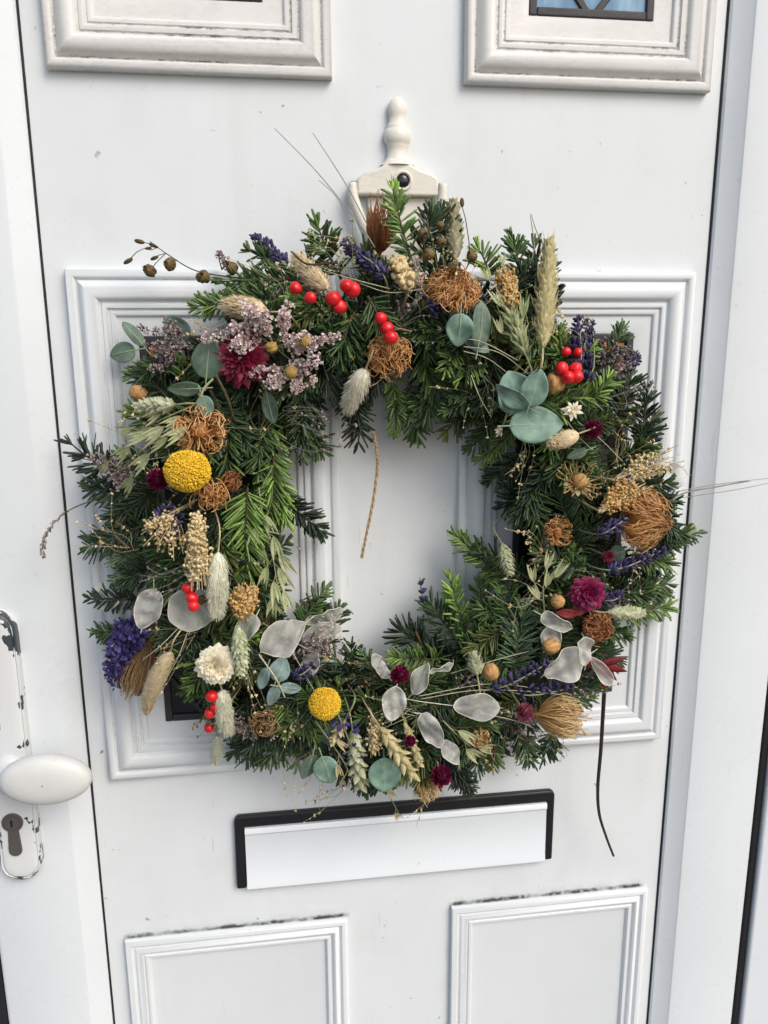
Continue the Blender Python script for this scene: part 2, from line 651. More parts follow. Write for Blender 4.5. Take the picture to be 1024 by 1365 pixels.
def lunariamat():
    m, t, out = newmat('honesty_membrane')
    pos = gpos(t)
    nz = noise(t, 90, pos, 5, .6)
    at = N_(t, 'ShaderNodeAttribute', attribute_name='v').outputs['Fac']
    vein = math_(t, 'ABSOLUTE', math_(t, 'SUBTRACT', noise(t, 170, pos, 3, .6), .5))
    vein = maprange(t, vein, .0, .035, 1.0, 0.0)
    c = mixc(t, maprange(t, nz, .25, .75), (.82, .82, .76), (.93, .93, .89))
    c = mixc(t, math_(t, 'MULTIPLY', vein, .45), c, (.52, .50, .42))
    d = N_(t, 'ShaderNodeBsdfPrincipled')
    t.links.new(c, d.inputs['Base Color'])
    d.inputs['Roughness'].default_value = .30
    d.inputs['Specular IOR Level'].default_value = .6
    bm = N_(t, 'ShaderNodeBump')
    bm.inputs['Strength'].default_value = .18
    bm.inputs['Distance'].default_value = .0012
    t.links.new(nz, bm.inputs['Height'])
    t.links.new(bm.outputs[0], d.inputs['Normal'])
    tl = N_(t, 'ShaderNodeBsdfTranslucent')
    t.links.new(c, tl.inputs[0])
    m1 = N_(t, 'ShaderNodeMixShader')
    m1.inputs[0].default_value = .22
    t.links.new(d.outputs[0], m1.inputs[1])
    t.links.new(tl.outputs[0], m1.inputs[2])
    tp = N_(t, 'ShaderNodeBsdfTransparent')
    m2 = N_(t, 'ShaderNodeMixShader')
    f = math_(t, 'ADD', math_(t, 'ADD', maprange(t, nz, .28, .72, .70, .50), math_(t, 'MULTIPLY', vein, -.15)), math_(t, 'MULTIPLY', at, -.5), clamp=True)
    t.links.new(f, m2.inputs[0])
    t.links.new(m1.outputs[0], m2.inputs[1])
    t.links.new(tp.outputs[0], m2.inputs[2])
    t.links.new(m2.outputs[0], out.inputs[0])
    return m


M['lunaria'] = lunariamat()
M['lun_rim'] = vmat('honesty_rim', (.55, .53, .44), (.72, .70, .60), .5, .15, 200)

# ================================================================== DOOR
door = lab(empty('front_door', (0, 0, -1.25)), 'white panelled front door with weathered mouldings behind the wreath', 'door')
XL, XR = -0.303, 0.318
ZB, ZT = -1.25, 0.70


def box(mb, x0, x1, y0, y1, z0, z1, val=0.0):
    V = [(x, y, z) for x in (x0, x1) for y in (y0, y1) for z in (z0, z1)]
    Q = [(0, 1, 3, 2), (4, 6, 7, 5), (0, 4, 5, 1), (2, 3, 7, 6), (0, 2, 6, 4), (1, 5, 7, 3)]
    return mb.raw(V, Q, None, val)


def pl(mb, pts, y0, y1, val=0.0):
    """prism: outline in x,z, from y0 to y1"""
    n = len(pts)
    V = [(x, y0, z) for x, z in pts] + [(x, y1, z) for x, z in pts]
    b = mb.n
    mb.raw(V, [(i, (i + 1) % n, n + (i + 1) % n, n + i) for i in range(n)], None, val)
    mb.poly.append([b + i for i in range(n)][::-1])
    mb.poly.append([b + n + i for i in range(n)])
    return mb


box(MB(), XL, XR, 0, .03, ZB + .02, ZT - .02).build('door_slab', M['door'], door, (0, .015, -.2), smooth=False)

PROF_A = [(0, .0), (.0, .0075), (.0012, .0092), (.003, .0100), (.006, .0100), (.0076, .0088), (.0084, .0066), (.0092, .0064), (.0102, .0080), (.0130, .0112), (.0165, .0132), (.0200, .0136),
          (.0235, .0126), (.0262, .0104), (.0276, .0076), (.0288, .0074), (.0296, .0088), (.0315, .0092), (.0334, .0084), (.0342, .0062), (.0352, .0060), (.0362, .0070), (.0385, .0070), (.0402, .0058), (.0410, .0038), (.0570, .0034), (.0580, .0026), (.0582, .0)]
PROF_B = [(0, 0), (0, .006), (.001, .0074), (.003, .008), (.0062, .008), (.0078, .0066), (.0086, .0050), (.0096, .0052), (.0112, .0076), (.0140, .0086), (.0166, .0074), (.0178, .0052), (.0190, .0052),
          (.0202, .0066), (.0225, .0066), (.0240, .0050), (.0250, .0026), (.0262, .0024)]


def mould(name, x0, x1, z0, z1, prof, mat, parent, dirtside, fill):
    mb = MB()
    V, val = [], []
    n = len(prof)
    hs = np.array([h for _, h in prof])
    for k, (i, h) in enumerate(prof):
        for (x, z) in ((x0 + i, z0 + i), (x1 - i, z0 + i), (x1 - i, z1 - i), (x0 + i, z1 - i)):
            V.append((x, -h, z))
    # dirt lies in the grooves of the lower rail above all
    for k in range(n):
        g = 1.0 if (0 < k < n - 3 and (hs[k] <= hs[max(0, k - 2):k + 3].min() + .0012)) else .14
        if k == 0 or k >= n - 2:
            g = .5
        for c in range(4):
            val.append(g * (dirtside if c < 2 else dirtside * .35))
    Q = []
    for k in range(n - 1):
        for c in range(4):
            c2 = (c + 1) % 4
            Q.append((4 * k + c, 4 * k + c2, 4 * k + 4 + c2, 4 * k + 4 + c))
    mb.raw(V, Q, None, val)
    if fill:
        mb.poly.append([4 * (n - 1) + c for c in range(4)])
    return mb.build(name, mat, parent, ((x0 + x1) / 2, 0, (z0 + z1) / 2), smooth=True, sharp=38)


LX = (-0.2832, -0.0462)
RX = (0.0712, 0.3030)
INS = .0585


def bar(mb, a, b, w, y0, y1):
    a = np.array(a)
    b = np.array(b)
    t = (b - a) / np.linalg.norm(b - a)
    n = np.array([-t[1], t[0]]) * w / 2
    return pl(mb, [tuple(a + n), tuple(b + n), tuple(b - n), tuple(a - n)], y0, y1)


def glazed(x0, x1, z0, z1, gl, mmat, dirt, label, style):
    e = empty('glazed_panel', ((x0 + x1) / 2, 0, z0), door)
    lab(e, label)
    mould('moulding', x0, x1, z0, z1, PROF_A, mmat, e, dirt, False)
    a0, a1, b0, b1 = x0 + INS, x1 - INS, z0 + INS, z1 - INS
    box(MB(), a0 + .001, a1 - .001, -.0012, .001, b0 + .001, b1 - .001).build('glass_pane', M[gl], e, ((a0 + a1) / 2, 0, b0), smooth=False)
    # lead cames
    w = .0065
    y0, y1 = -.0042, -.0005
    ox = (a0 + a1) / 2
    fr = MB()
    box(fr, a0 - .0006, a0 + w, y0, y1, b0 - .0006, b1 + .0006)
    box(fr, a1 - w, a1 + .0006, y0, y1, b0 - .0006, b1 + .0006)
    box(fr, a0 + w, a1 - w, y0, y1, b0 - .0006, b0 + w)
    box(fr, a0 + w, a1 - w, y0, y1, b1 - w, b1 + .0006)
    fr.build('lead_border', M['lead'], e, (ox, 0, b0), smooth=False, bevel=.0012)
    if style == 'diamond':
        for s in (-1, 1):
            h = (b1 - b0) / 2
            for (p, q) in (((ox + s * .004, b0 + .004), (ox + s * (a1 - a0) / 2 * .98, b0 + h)), ((ox + s * (a1 - a0) / 2 * .98, b0 + h), (ox + s * .004, b1 - .004))):
                bar(MB(), p, q, .006, -.0034, -.0004).build('lead_bar', M['lead'], e, (ox, 0, b0), smooth=False, bevel=.001)
    else:
        # coloured corner lights of the tall panes
        for sx, cx in ((1, a0 + w), (-1, a1 - w)):
            for sz, cz in ((1, b0 + w), (-1, b1 - w)):
                if sz < 0:
                    pl(MB(), [(cx + sx * .002, cz - .002), (cx + sx * .024, cz - .002), (cx + sx * .002, cz - .03)][::sx * 1], -.0022, -.0013).build('amber_corner_glass', M['glass_amber'], e, (cx, 0, cz), smooth=False)
                bar(MB(), (cx + sx * .030, cz), (cx, cz + sz * .040), .005, -.0036, -.0006).build('lead_bar', M['lead'], e, (cx, 0, cz), smooth=False, bevel=.001)
    return e


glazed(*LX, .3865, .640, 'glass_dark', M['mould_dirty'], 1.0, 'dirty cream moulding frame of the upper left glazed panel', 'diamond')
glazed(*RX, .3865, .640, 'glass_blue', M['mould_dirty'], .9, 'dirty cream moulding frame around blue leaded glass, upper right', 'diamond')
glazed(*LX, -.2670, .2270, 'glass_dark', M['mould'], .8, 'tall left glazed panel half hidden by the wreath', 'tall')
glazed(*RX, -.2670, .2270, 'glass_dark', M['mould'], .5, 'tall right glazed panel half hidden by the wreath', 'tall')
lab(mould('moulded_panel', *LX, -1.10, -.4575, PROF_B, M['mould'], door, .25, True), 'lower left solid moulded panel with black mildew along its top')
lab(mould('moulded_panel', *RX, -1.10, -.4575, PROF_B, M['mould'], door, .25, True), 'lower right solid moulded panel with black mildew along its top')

# gaskets, stiles, rails
for xs, s in ((XL, -1), (XR, 1)):
    mb = MB()
    zz = np.linspace(ZB + .03, ZT - .03, 40)
    mb.tubes(np.stack([np.full(40, xs), np.full(40, -.0002), zz], 1), .0011, 8)
    mb.build('gasket', M['rubber'], door, (xs, 0, -.2))
    # stile with sloped glazing bead
    inner = xs + s * .0010
    prof = [(inner, .02), (inner, -.0025), (inner + s * .0015, -.0045), (inner + s * .0175, -.0118), (inner + s * .019, -.0132), (inner + s * .0215, -.0138), (inner + s * .098, -.0138), (inner + s * .101, -.0126), (inner + s * .1018, -.012), (inner + s * .1018, .03), (inner, .03)]
    if s > 0:
        prof = prof[::-1]
    n = len(prof)
    mb = MB()
    V = [(x, y, ZB) for x, y in prof] + [(x, y, ZT) for x, y in prof]
    mb.raw(V, [(i, (i + 1) % n, n + (i + 1) % n, n + i) for i in range(n)])
    mb.poly.append(list(range(n))[::-1])
    mb.poly.append([n + i for i in range(n)])
    mb.build('stile', M['upvc'], door, (inner, 0, -.2), smooth=True, sharp=25)
for z0, z1 in ((ZB - .08, ZB + .022), (ZT - .022, ZT + .08)):
    box(MB(), XL - .10, XR + .10, -.0134, .0298, z0, z1).build('rail', M['upvc'], door, (0, 0, z0), smooth=False, bevel=.002)

# unseen concrete ground, added to bounce light up at door and wreath
m_, t_, o_ = newmat('bounce_concrete')
p_ = N_(t_, 'ShaderNodeBsdfPrincipled')
t_.links.new(mixc(t_, maprange(t_, noise(t_, 14, gpos(t_), 5, .65), .3, .7), (.13, .13, .125), (.20, .195, .185)), p_.inputs['Base Color'])
p_.inputs['Roughness'].default_value = .85
t_.links.new(p_.outputs[0], o_.inputs[0])
lab(box(MB(), -4, 4, -6, .06, -1.47, -1.36).build('bounce_ground', m_, None, (0, 0, -1.36), smooth=False), 'grey concrete ground added out of view to bounce light onto the door', None, 'structure')

# outer frame the door shuts against
frame = lab(empty('door_frame', (0, 0, -1.35)), 'white outer door frame at the right edge beyond a black rubber seal', 'door frame')
for xs, s in ((XL - .1040, -1), (XR + .1040, 1)):
    box(MB(), min(xs, xs + s * .0085), max(xs, xs + s * .0085), -.0135, .03, -1.33, .80).build('rubber_seal', M['rubber'], frame, (xs, 0, -.3), smooth=False, bevel=.002)
    a = xs + s * .0087
    box(MB(), min(a, a + s * .06), max(a, a + s * .06), -.019, .05, -1.35, .84).build('jamb', M['upvc'], frame, (a, 0, -.3), smooth=False, bevel=.003)
box(MB(), XL - .1, XR + .1, -.019, .05, .785, .845).build('head', M['upvc'], frame, (0, 0, .8), smooth=False, bevel=.003)

# letterbox
lb = lab(empty('letterbox', (.01, 0, -.408), door), 'white letterbox flap in a black surround below the wreath')
lx0, lx1, lz0, lz1 = -.1635, .1850, -.4075, -.3205
mb = MB()
pl(mb, [(lx0, lz0 + .001), (lx0 + .0005, lz1 - .004), (lx0 + .004, lz1), (lx1 - .004, lz1), (lx1, lz1 - .004), (lx1, lz0 + .001), (lx1 - .0085, lz0 + .001), (lx1 - .0085, lz1 - .0135), (lx0 + .0105, lz1 - .0135), (lx0 + .0105, lz0 + .001)][::-1], -.0075, 0)
mb.build('surround', M['black'], lb, (.01, 0, lz0), smooth=False, bevel=.0022)
box(MB(), lx0 + .0105, lx1 - .0085, -.002, .0006, lz0 + .001, lz1 - .0135).build('recess', M['black'], lb, (.01, 0, lz0), smooth=False)
prof = [(lz1 - .0140, -.0030), (lz1 - .0142, -.0082), (lz1 - .0160, -.0092), (lz1 - .0200, -.0094), (lz1 - .0218, -.0080), (lz1 - .0232, -.0074), (lz0 + .012, -.0086), (lz0 + .006, -.0096), (lz0 + .0018, -.0098), (lz0, -.0085), (lz0 + .0005, -.0030)]
n = len(prof)
xa, xb = lx0 + .0112, lx1 - .0092
mb = MB()
mb.raw([(xa, y, z) for z, y in prof] + [(xb, y, z) for z, y in prof], [(i, (i + 1) % n, n + (i + 1) % n, n + i) for i in range(n)])
mb.poly.append(list(range(n))[::-1])
mb.poly.append([n + i for i in range(n)])
mb.build('flap', M['flap'], lb, (.01, 0, lz0), smooth=True, sharp=35)

# knocker
KX, KZ = P(531, 240, .01)[0], P(531, 240, .01)[2]
kn = lab(empty('door_knocker', (KX, 0, KZ), door), 'cream urn-shaped door knocker with peephole and turned finial, above the wreath')


def kpt(px, py, d=.006):
    p = P(px, py, d)
    return (p[0], p[2])


# turned finial (flattened lathe)
prof = [(128, 0), (130, 5), (134, 9), (140, 11.5), (148, 11.8), (153, 10.8), (156, 10.2), (163, 10.8), (167, 12.8), (169, 13.6), (171, 13.2), (172, 14.5), (178, 17.0), (184, 17.2), (190, 15.6), (192.5, 13.4), (194, 13.8), (196, 12.6), (203, 12.4), (210, 13.6), (216, 17), (221, 22)]
mb = MB()
V = []
sg = 24
cz = [P(530, y, .006) for y, _ in prof]
m_ = MPP(.006)
for (y, r), c in zip(prof, cz):
    for j in range(sg):
        a = 2 * math.pi * j / sg
        V.append((c[0] + r * m_ * math.cos(a), -.004 - .75 * max(r, .1) * m_ * math.sin(a), c[2]))
Q = [(i * sg + j, i * sg + (j + 1) % sg, (i + 1) * sg + (j + 1) % sg, (i + 1) * sg + j) for i in range(len(prof) - 1) for j in range(sg)]
mb.raw(V, Q, None, .1)
mb.build('finial', M['cream'], kn, (KX, 0, P(530, 215, 0)[2]))
# shoulder block
pts = [kpt(x, y, .012) for x, y in ((543, 211), (548, 219), (560, 226), (577, 232), (585, 238), (585, 262), (476, 260), (476, 238), (484, 231), (500, 226), (511, 220), (517, 211))]
pl(MB(), pts, -.0130, 0, .35).build('shoulder', M['cream'], kn, (KX, 0, KZ), smooth=True, sharp=30, bevel=.0022)
pts = [kpt(x, y, .004) for x, y in ((489, 262), (574, 263), (571, 290), (563, 330), (553, 370), (548, 420), (516, 420), (511, 370), (501, 330), (492, 290))]
pl(MB(), pts, -.0055, .0005, .2).build('back_plate', M['cream'], kn, (KX, 0, KZ - .06), smooth=True, sharp=30, bevel=.002)
for sx in (0, 1):
    path = [(470, 243), (471, 262), (478, 285), (490, 315), (505, 360), (522, 395)] if sx == 0 else [(591, 245), (590, 264), (585, 290), (575, 320), (560, 362), (543, 395)]
    q = catmull([P(x, y, .012) for x, y in path], 24)
    rr = np.interp(np.linspace(0, 1, 24), [0, .1, .3, 1], [.0036, .0042, .0050, .0042])
    MB().tubes(q, rr, 10, .25, cap=True).build('striker_arm', M['cream'], kn, q[0])
q = np.array([P(468, 246, .006), P(594, 249, .006)])
MB().tubes(catmull(q, 6), .0030, 10, .4, cap=True).build('hinge_pin', M['steel'], kn, q[0])
pc = P(537, 241, .0135)
mb = MB()
for r0, r1, y, v in ((.0088, .0062, -.0150, .1),):
    a = np.arange(24) / 24 * 2 * math.pi
    rings = [(.0090, -.0128), (.0088, -.0146), (.0078, -.0154), (.0066, -.0150), (.0060, -.0136)]
    V = [(pc[0] + r * math.cos(t), yy, pc[2] + r * math.sin(t)) for r, yy in rings for t in a]
    Q = [(i * 24 + j, i * 24 + (j + 1) % 24, (i + 1) * 24 + (j + 1) % 24, (i + 1) * 24 + j) for i in range(len(rings) - 1) for j in range(24)]
    mb.raw(V, Q, None, .1)
mb.build('peephole_ring', M['cream'], kn, pc)
mb = MB()
mb.inst(SPH_M, [(pc[0], -.0130, pc[2])], np.eye(3), np.array([.0061, .0022, .0061]))
mb.build('peephole_lens', M['glass_dark'], kn, pc)

# handle
hd = .0175
hnd = lab(empty('door_handle', tuple(P(12, 1040, hd)), door), 'white oval knob on a chipped white lock plate at the left edge')


def rounded(cx, cz, hw, hz, n=14):
    pts = []
    for k in range(n + 1):
        a = math.pi * k / n
        pts.append((cx + hw * math.cos(a), cz + hz - hw + hw * math.sin(a)))
    for k in range(n + 1):
        a = math.pi + math.pi * k / n
        pts.append((cx + hw * math.cos(a), cz - hz + hw + hw * math.sin(a)))
    return pts


pt, pb = P(0, 817, .026), P(20, 1176, .026)
pcx, pcz, phz = (pt[0] + pb[0]) / 2 - .001, (pt[2] + pb[2]) / 2, (pt[2] - pb[2]) / 2
phw = P(47, 1090, .026)[0] - pcx
outl = [(1.0, -.0137, .7), (1.0, -.0215, .9), (.985, -.0235, 1.0), (.93, -.0245, .9), (.89, -.0238, .2), (.86, -.0232, .2), (.83, -.0240, .9), (.79, -.0252, .7), (.72, -.0256, .45), (.4, -.0258, .15), (.05, -.0258, .0)]
mb = MB()
V, vv = [], []
for s, y, v in outl:
    r = rounded(pcx, pcz, phw * s, phz - phw * (1 - s))
    V += [(x, y, z) for x, z in r]
    vv += [v] * len(r)
n = len(r)
mb.raw(V, [(i * n + j, (i + 1) * n + j, (i + 1) * n + (j + 1) % n, i * n + (j + 1) % n) for i in range(len(outl) - 1) for j in range(n)], None, vv)
mb.poly.append([(len(outl) - 1) * n + j for j in range(n)])
mb.build('lock_plate', M['chip'], hnd, (pcx, -.0175, pcz), sharp=50)
# spindle boss + knob
kc = P(60, 1041, .066)
bx, bz = P(12, 1030, .03)[0], P(12, 1030, .03)[2]
mb = MB()
q = catmull([(bx, -.0250, bz), (bx, -.036, bz), (bx + .008, -.046, bz - .001), (kc[0] - .012, -.058, kc[2])], 18)
mb.tubes(q, np.interp(np.linspace(0, 1, 18), [0, .15, .3, 1], [.0175, .0165, .0125, .0115]), 20, 0.0, cap=True)
mb.build('knob_neck', M['chip'], hnd, q[0])
mb = MB()
kr = [(0.02, -.0090), (.35, -.0088), (.62, -.0078), (.82, -.0058), (.93, -.0036), (.985, -.0006), (1.0, .0035), (.985, .0066), (.93, .0090), (.80, .0110), (.5, .0125), (.02, .0130)]
a = np.arange(40) / 40 * 2 * math.pi
A_, B_ = 62.5 * MPP(.066), 38.0 * MPP(.066)
tl = RAD(-2)
V = []
for r, y in kr:
    for t in a:
        x, z = A_ * r * math.cos(t), B_ * r * math.sin(t)
        V.append((kc[0] + x * math.cos(tl) - z * math.sin(tl), -.066 + y - .06 * z, kc[2] + x * math.sin(tl) + z * math.cos(tl)))
mb.raw(V, [(i * 40 + j, i * 40 + (j + 1) % 40, (i + 1) * 40 + (j + 1) % 40, (i + 1) * 40 + j) for i in range(len(kr) - 1) for j in range(40)], None, -.3)
mb.build('knob', M['knob'], hnd, kc)
# euro cylinder
cc = P(16, 1098, .028)
r0 = 14.5 * MPP(.028)
pts = [(cc[0] + r0 * math.cos(t), cc[2] + r0 * math.sin(t)) for t in np.linspace(RAD(-60), RAD(240), 24)]
wz = P(18, 1135, .028)[2]
pts += [(cc[0] - r0 * .62 + r0 * .62 * (1 - math.cos(t)), wz - r0 * .6 * math.sin(t)) for t in np.linspace(0, math.pi, 10)]
pl(MB(), pts[::-1], -.0278, -.0240).build('lock_cylinder', M['steel'], hnd, cc, smooth=True, sharp=30, bevel=.0008)
mb = MB()
a = np.arange(24) / 24 * 2 * math.pi
pl(mb, [(cc[0] + r0 * .66 * math.cos(t), cc[2] + r0 * .66 * math.sin(t)) for t in a][::-1], -.0292, -.0270)
mb.build('lock_plug', M['steel'], hnd, cc, smooth=True, sharp=30, bevel=.0005)
pl(MB(), [(cc[0] + x * r0, cc[2] + z * r0) for x, z in ((-.09, -.30), (.09, -.30), (.09, .42), (-.09, .42))][::-1], -.0296, -.0280).build('keyhole', M['black'], hnd, cc, smooth=False)

# ================================================================== WREATH
wreath = lab(empty('wreath', (0, 0, 0)), 'round fir wreath with dried flowers, grasses, berries and eucalyptus hanging on the door', 'wreath')
CX, CY, RM, RW = 520.0, 692.0, 262.0, 118.0


def dsurf(px, py):
    r = math.hypot(px - CX, py - CY)
    t = max(-1.0, min(1.0, (r - RM) / RW))
    return .022 + .062 * math.sqrt(1 - t * t)


def F(px, py, e=.012):
    return P(px, py, dsurf(px, py) + e + .008)


FACE = nrm(np.array([-.10, -1, .16]))

# base ring of moss
mb = MB()
K = 96
cen = []
for k in range(K + 1):
    a = 2 * math.pi * k / K
    cen.append(P(CX + 258 * math.cos(a), CY + 6 - 256 * math.sin(a), .034))
cen = np.array(cen)
mb.tubes(cen, .0265 + .004 * np.sin(np.arange(K + 1) / K * 2 * math.pi * 9), 14, .2)
V = mb.v[0]
V += rng.normal(0, .0025, V.shape)
V[-14:] = V[:14]
kk = 2600
i = rng.integers(0, K, kk)
dv = nrm(rng.normal(0, 1, (kk, 3)) + [0, -.4, 0])
st = cen[i] + dv * .020 + rng.normal(0, .006, (kk, 3))
tt = nrm(rng.normal(0, 1, (kk, 3)))
paths = np.stack([st, st + dv * .010 + tt * .006, st + dv * .014 + tt * .020], 1)
mb.tubes(paths, np.array([.0007, .0006, .0003]), 3, rng.random(kk))
o = mb.build('moss_ring', M['moss'], wreath, (0, -.03, 0))
lab(o, 'dark moss ring hidden under the fir')

DARK, MIDG, DEEP, LIGHT, BRIGHT, PALE, OLIVE = (.029, .058, .026), (.052, .100, .034), (.018, .036, .021), (.115, .195, .055), (.165, .280, .070), (.105, .165, .100), (.095, .125, .040)


def sprig(a, b, tone, L=.0165, sag=0.0, flat=.68, dens=1.0, twigs=0, W=.00098, tipcol=True, bow=None):
    """fir sprig from a to b (world points)"""
    a = np.asarray(a, float)
    b = np.asarray(b, float)
    L = L * 1.28
    W = W * 1.3
    ln = np.linalg.norm(b - a)
    mid = (a + b) / 2 + np.array([0, -.006, -sag]) + rng.normal(0, .05 * ln, 3) * [1, .3, 1]
    if bow is not None:
        mid = mid + bow
    lines = [(np.array([a, mid, b]), 1.0)]
    T0 = nrm(b - a)
    side = nrm(np.cross(T0, FACE))
    for k in range(twigs):
        u = rng.uniform(.2, .6)
        s = 1 if (k % 2) else -1
        p0 = (1 - u) ** 2 * a + 2 * u * (1 - u) * mid + u * u * b
        d = nrm(T0 * .75 + side * s * .7 + rng.normal(0, .12, 3))
        p2 = p0 + d * ln * rng.uniform(.38, .55)
        lines.append((np.array([p0, (p0 + p2) / 2 + T0 * .003, p2]), .85))
    ms, mn = MB(), MB()
    for ctrl, lf in lines:
        l2 = np.linalg.norm(ctrl[2] - ctrl[0])
        u = np.linspace(0, 1, 10)[:, None]
        path = (1 - u) ** 2 * ctrl[0] + 2 * u * (1 - u) * ctrl[1] + u * u * ctrl[2]
        ms.tubes(path, np.linspace(.0014 * lf, .0007, 10), 5, rng.random())
        n = int(l2 / .00068 * dens)
        u = np.sort(rng.uniform(.04, 1.0, n))
        u[-7:] = 1 - rng.uniform(0, .03, len(u[-7:]))
        U = u[:, None]
        pos = (1 - U) ** 2 * ctrl[0] + 2 * U * (1 - U) * ctrl[1] + U * U * ctrl[2]
        T = nrm(2 * (1 - U) * (ctrl[1] - ctrl[0]) + 2 * U * (ctrl[2] - ctrl[1]))
        S = nrm(np.cross(T, FACE[None]))
        Up = np.cross(S, T)
        sgn = rng.choice([-1, 1], n)
        phi = np.where(rng.random(n) < flat, rng.normal(18, 16, n), rng.uniform(-50, 100, n))
        phi = np.radians(phi)
        ang = np.radians(np.interp(u, [0, .7, .93, 1], [60, 50, 36, 20]) + rng.normal(0, 11, n))
        rad_ = S * (sgn * np.cos(phi))[:, None] + Up * np.sin(phi)[:, None]
        D = T * np.cos(ang)[:, None] + rad_ * np.sin(ang)[:, None]
        D[:, 2] -= .06
        Ls = L * lf * rng.uniform(.62, 1.12, n) * np.interp(u, [0, .15, .8, 1], [.75, 1, .95, .66])
        nor = nrm(Up + rng.normal(0, .35, (n, 3)))
        vals = np.clip(rng.normal(.42, .2, n) + (np.interp(u, [0, .75, 1], [-.12, 0, .35]) if tipcol else 0), 0, 1.3)
        dead = rng.random(n) < .012
        vals[dead] = -1
        Ls[dead] *= .8
        sc = np.stack([np.full(n, W) * rng.uniform(.75, 1.15, n), Ls, np.full(n, W * .7)], 1)
        mn.inst(NEEDLE, pos, frames(D, nor), sc, vals)
    o = ms.build('fir_sprig', M['bark'], wreath, a)
    tone = np.array(tone) * rng.uniform(.85, 1.15)
    nd = mn.build('needles', M['needle'], o, a, color=tone)
    nd['kind'] = 'stuff'
    return o


def spx(x0, y0, x1, y1, tone, d0=None, d1=None, **kw):
    a = P(x0, y0, dsurf(x0, y0) - .012 if d0 is None else d0)
    b = P(x1, y1, dsurf(x1, y1) + .002 if d1 is None else d1)
    return sprig(a, b, tone, **kw)


# fill: outer, inner and top layers
def pick(w):
    return [DARK, MIDG, DEEP, LIGHT, PALE, OLIVE][rng.choice(6, p=w)]


W0 = [.31, .26, .15, .11, .07, .10]
for k in range(52):
    th = 2 * math.pi * (k + rng.uniform(-.4, .4)) / 52
    rb = rng.uniform(268, 300)
    x, y = CX + rb * math.cos(th), CY - rb * math.sin(th)
    dr = th + rng.choice([-1, 1]) * rng.uniform(.1, .9)
    ln = rng.uniform(62, 92)
    if math.sin(th) < -.6:
        ln *= .85
    spx(x, y, x + ln * math.cos(dr), y - ln * math.sin(dr), pick(W0), d0=.030, d1=rng.uniform(.022, .05), L=rng.uniform(.014, .018), twigs=int(rng.random() < .5))
for k in range(38):
    th = 2 * math.pi * (k + rng.uniform(-.4, .4)) / 38
    rb = rng.uniform(215, 245)
    x, y = CX + 5 + rb * math.cos(th), CY + 14 - rb * math.sin(th)
    dr = th + math.pi + rng.choice([-1, 1]) * rng.uniform(.35, 1.15)
    ln = rng.uniform(48, 74)
    spx(x, y, x + ln * math.cos(dr), y - ln * math.sin(dr), pick(W0), d0=.035, d1=rng.uniform(.022, .05), L=rng.uniform(.013, .016), twigs=int(rng.random() < .5))
for k in range(84):
    th = 2 * math.pi * (k + rng.uniform(-.5, .5)) / 84
    rb = RM + rng.uniform(-66, 66)
    x, y = CX + rb * math.cos(th), CY - rb * math.sin(th)
    dr = th + rng.choice([-1, 1]) * rng.uniform(.8, 2.2)
    ln = rng.uniform(60, 100)
    spx(x, y, x + ln * math.cos(dr), y - ln * math.sin(dr), pick(W0), d0=dsurf(x, y) - .024, d1=dsurf(x, y) - rng.uniform(-.004, .012), L=rng.uniform(.014, .018), twigs=rng.integers(0, 3))

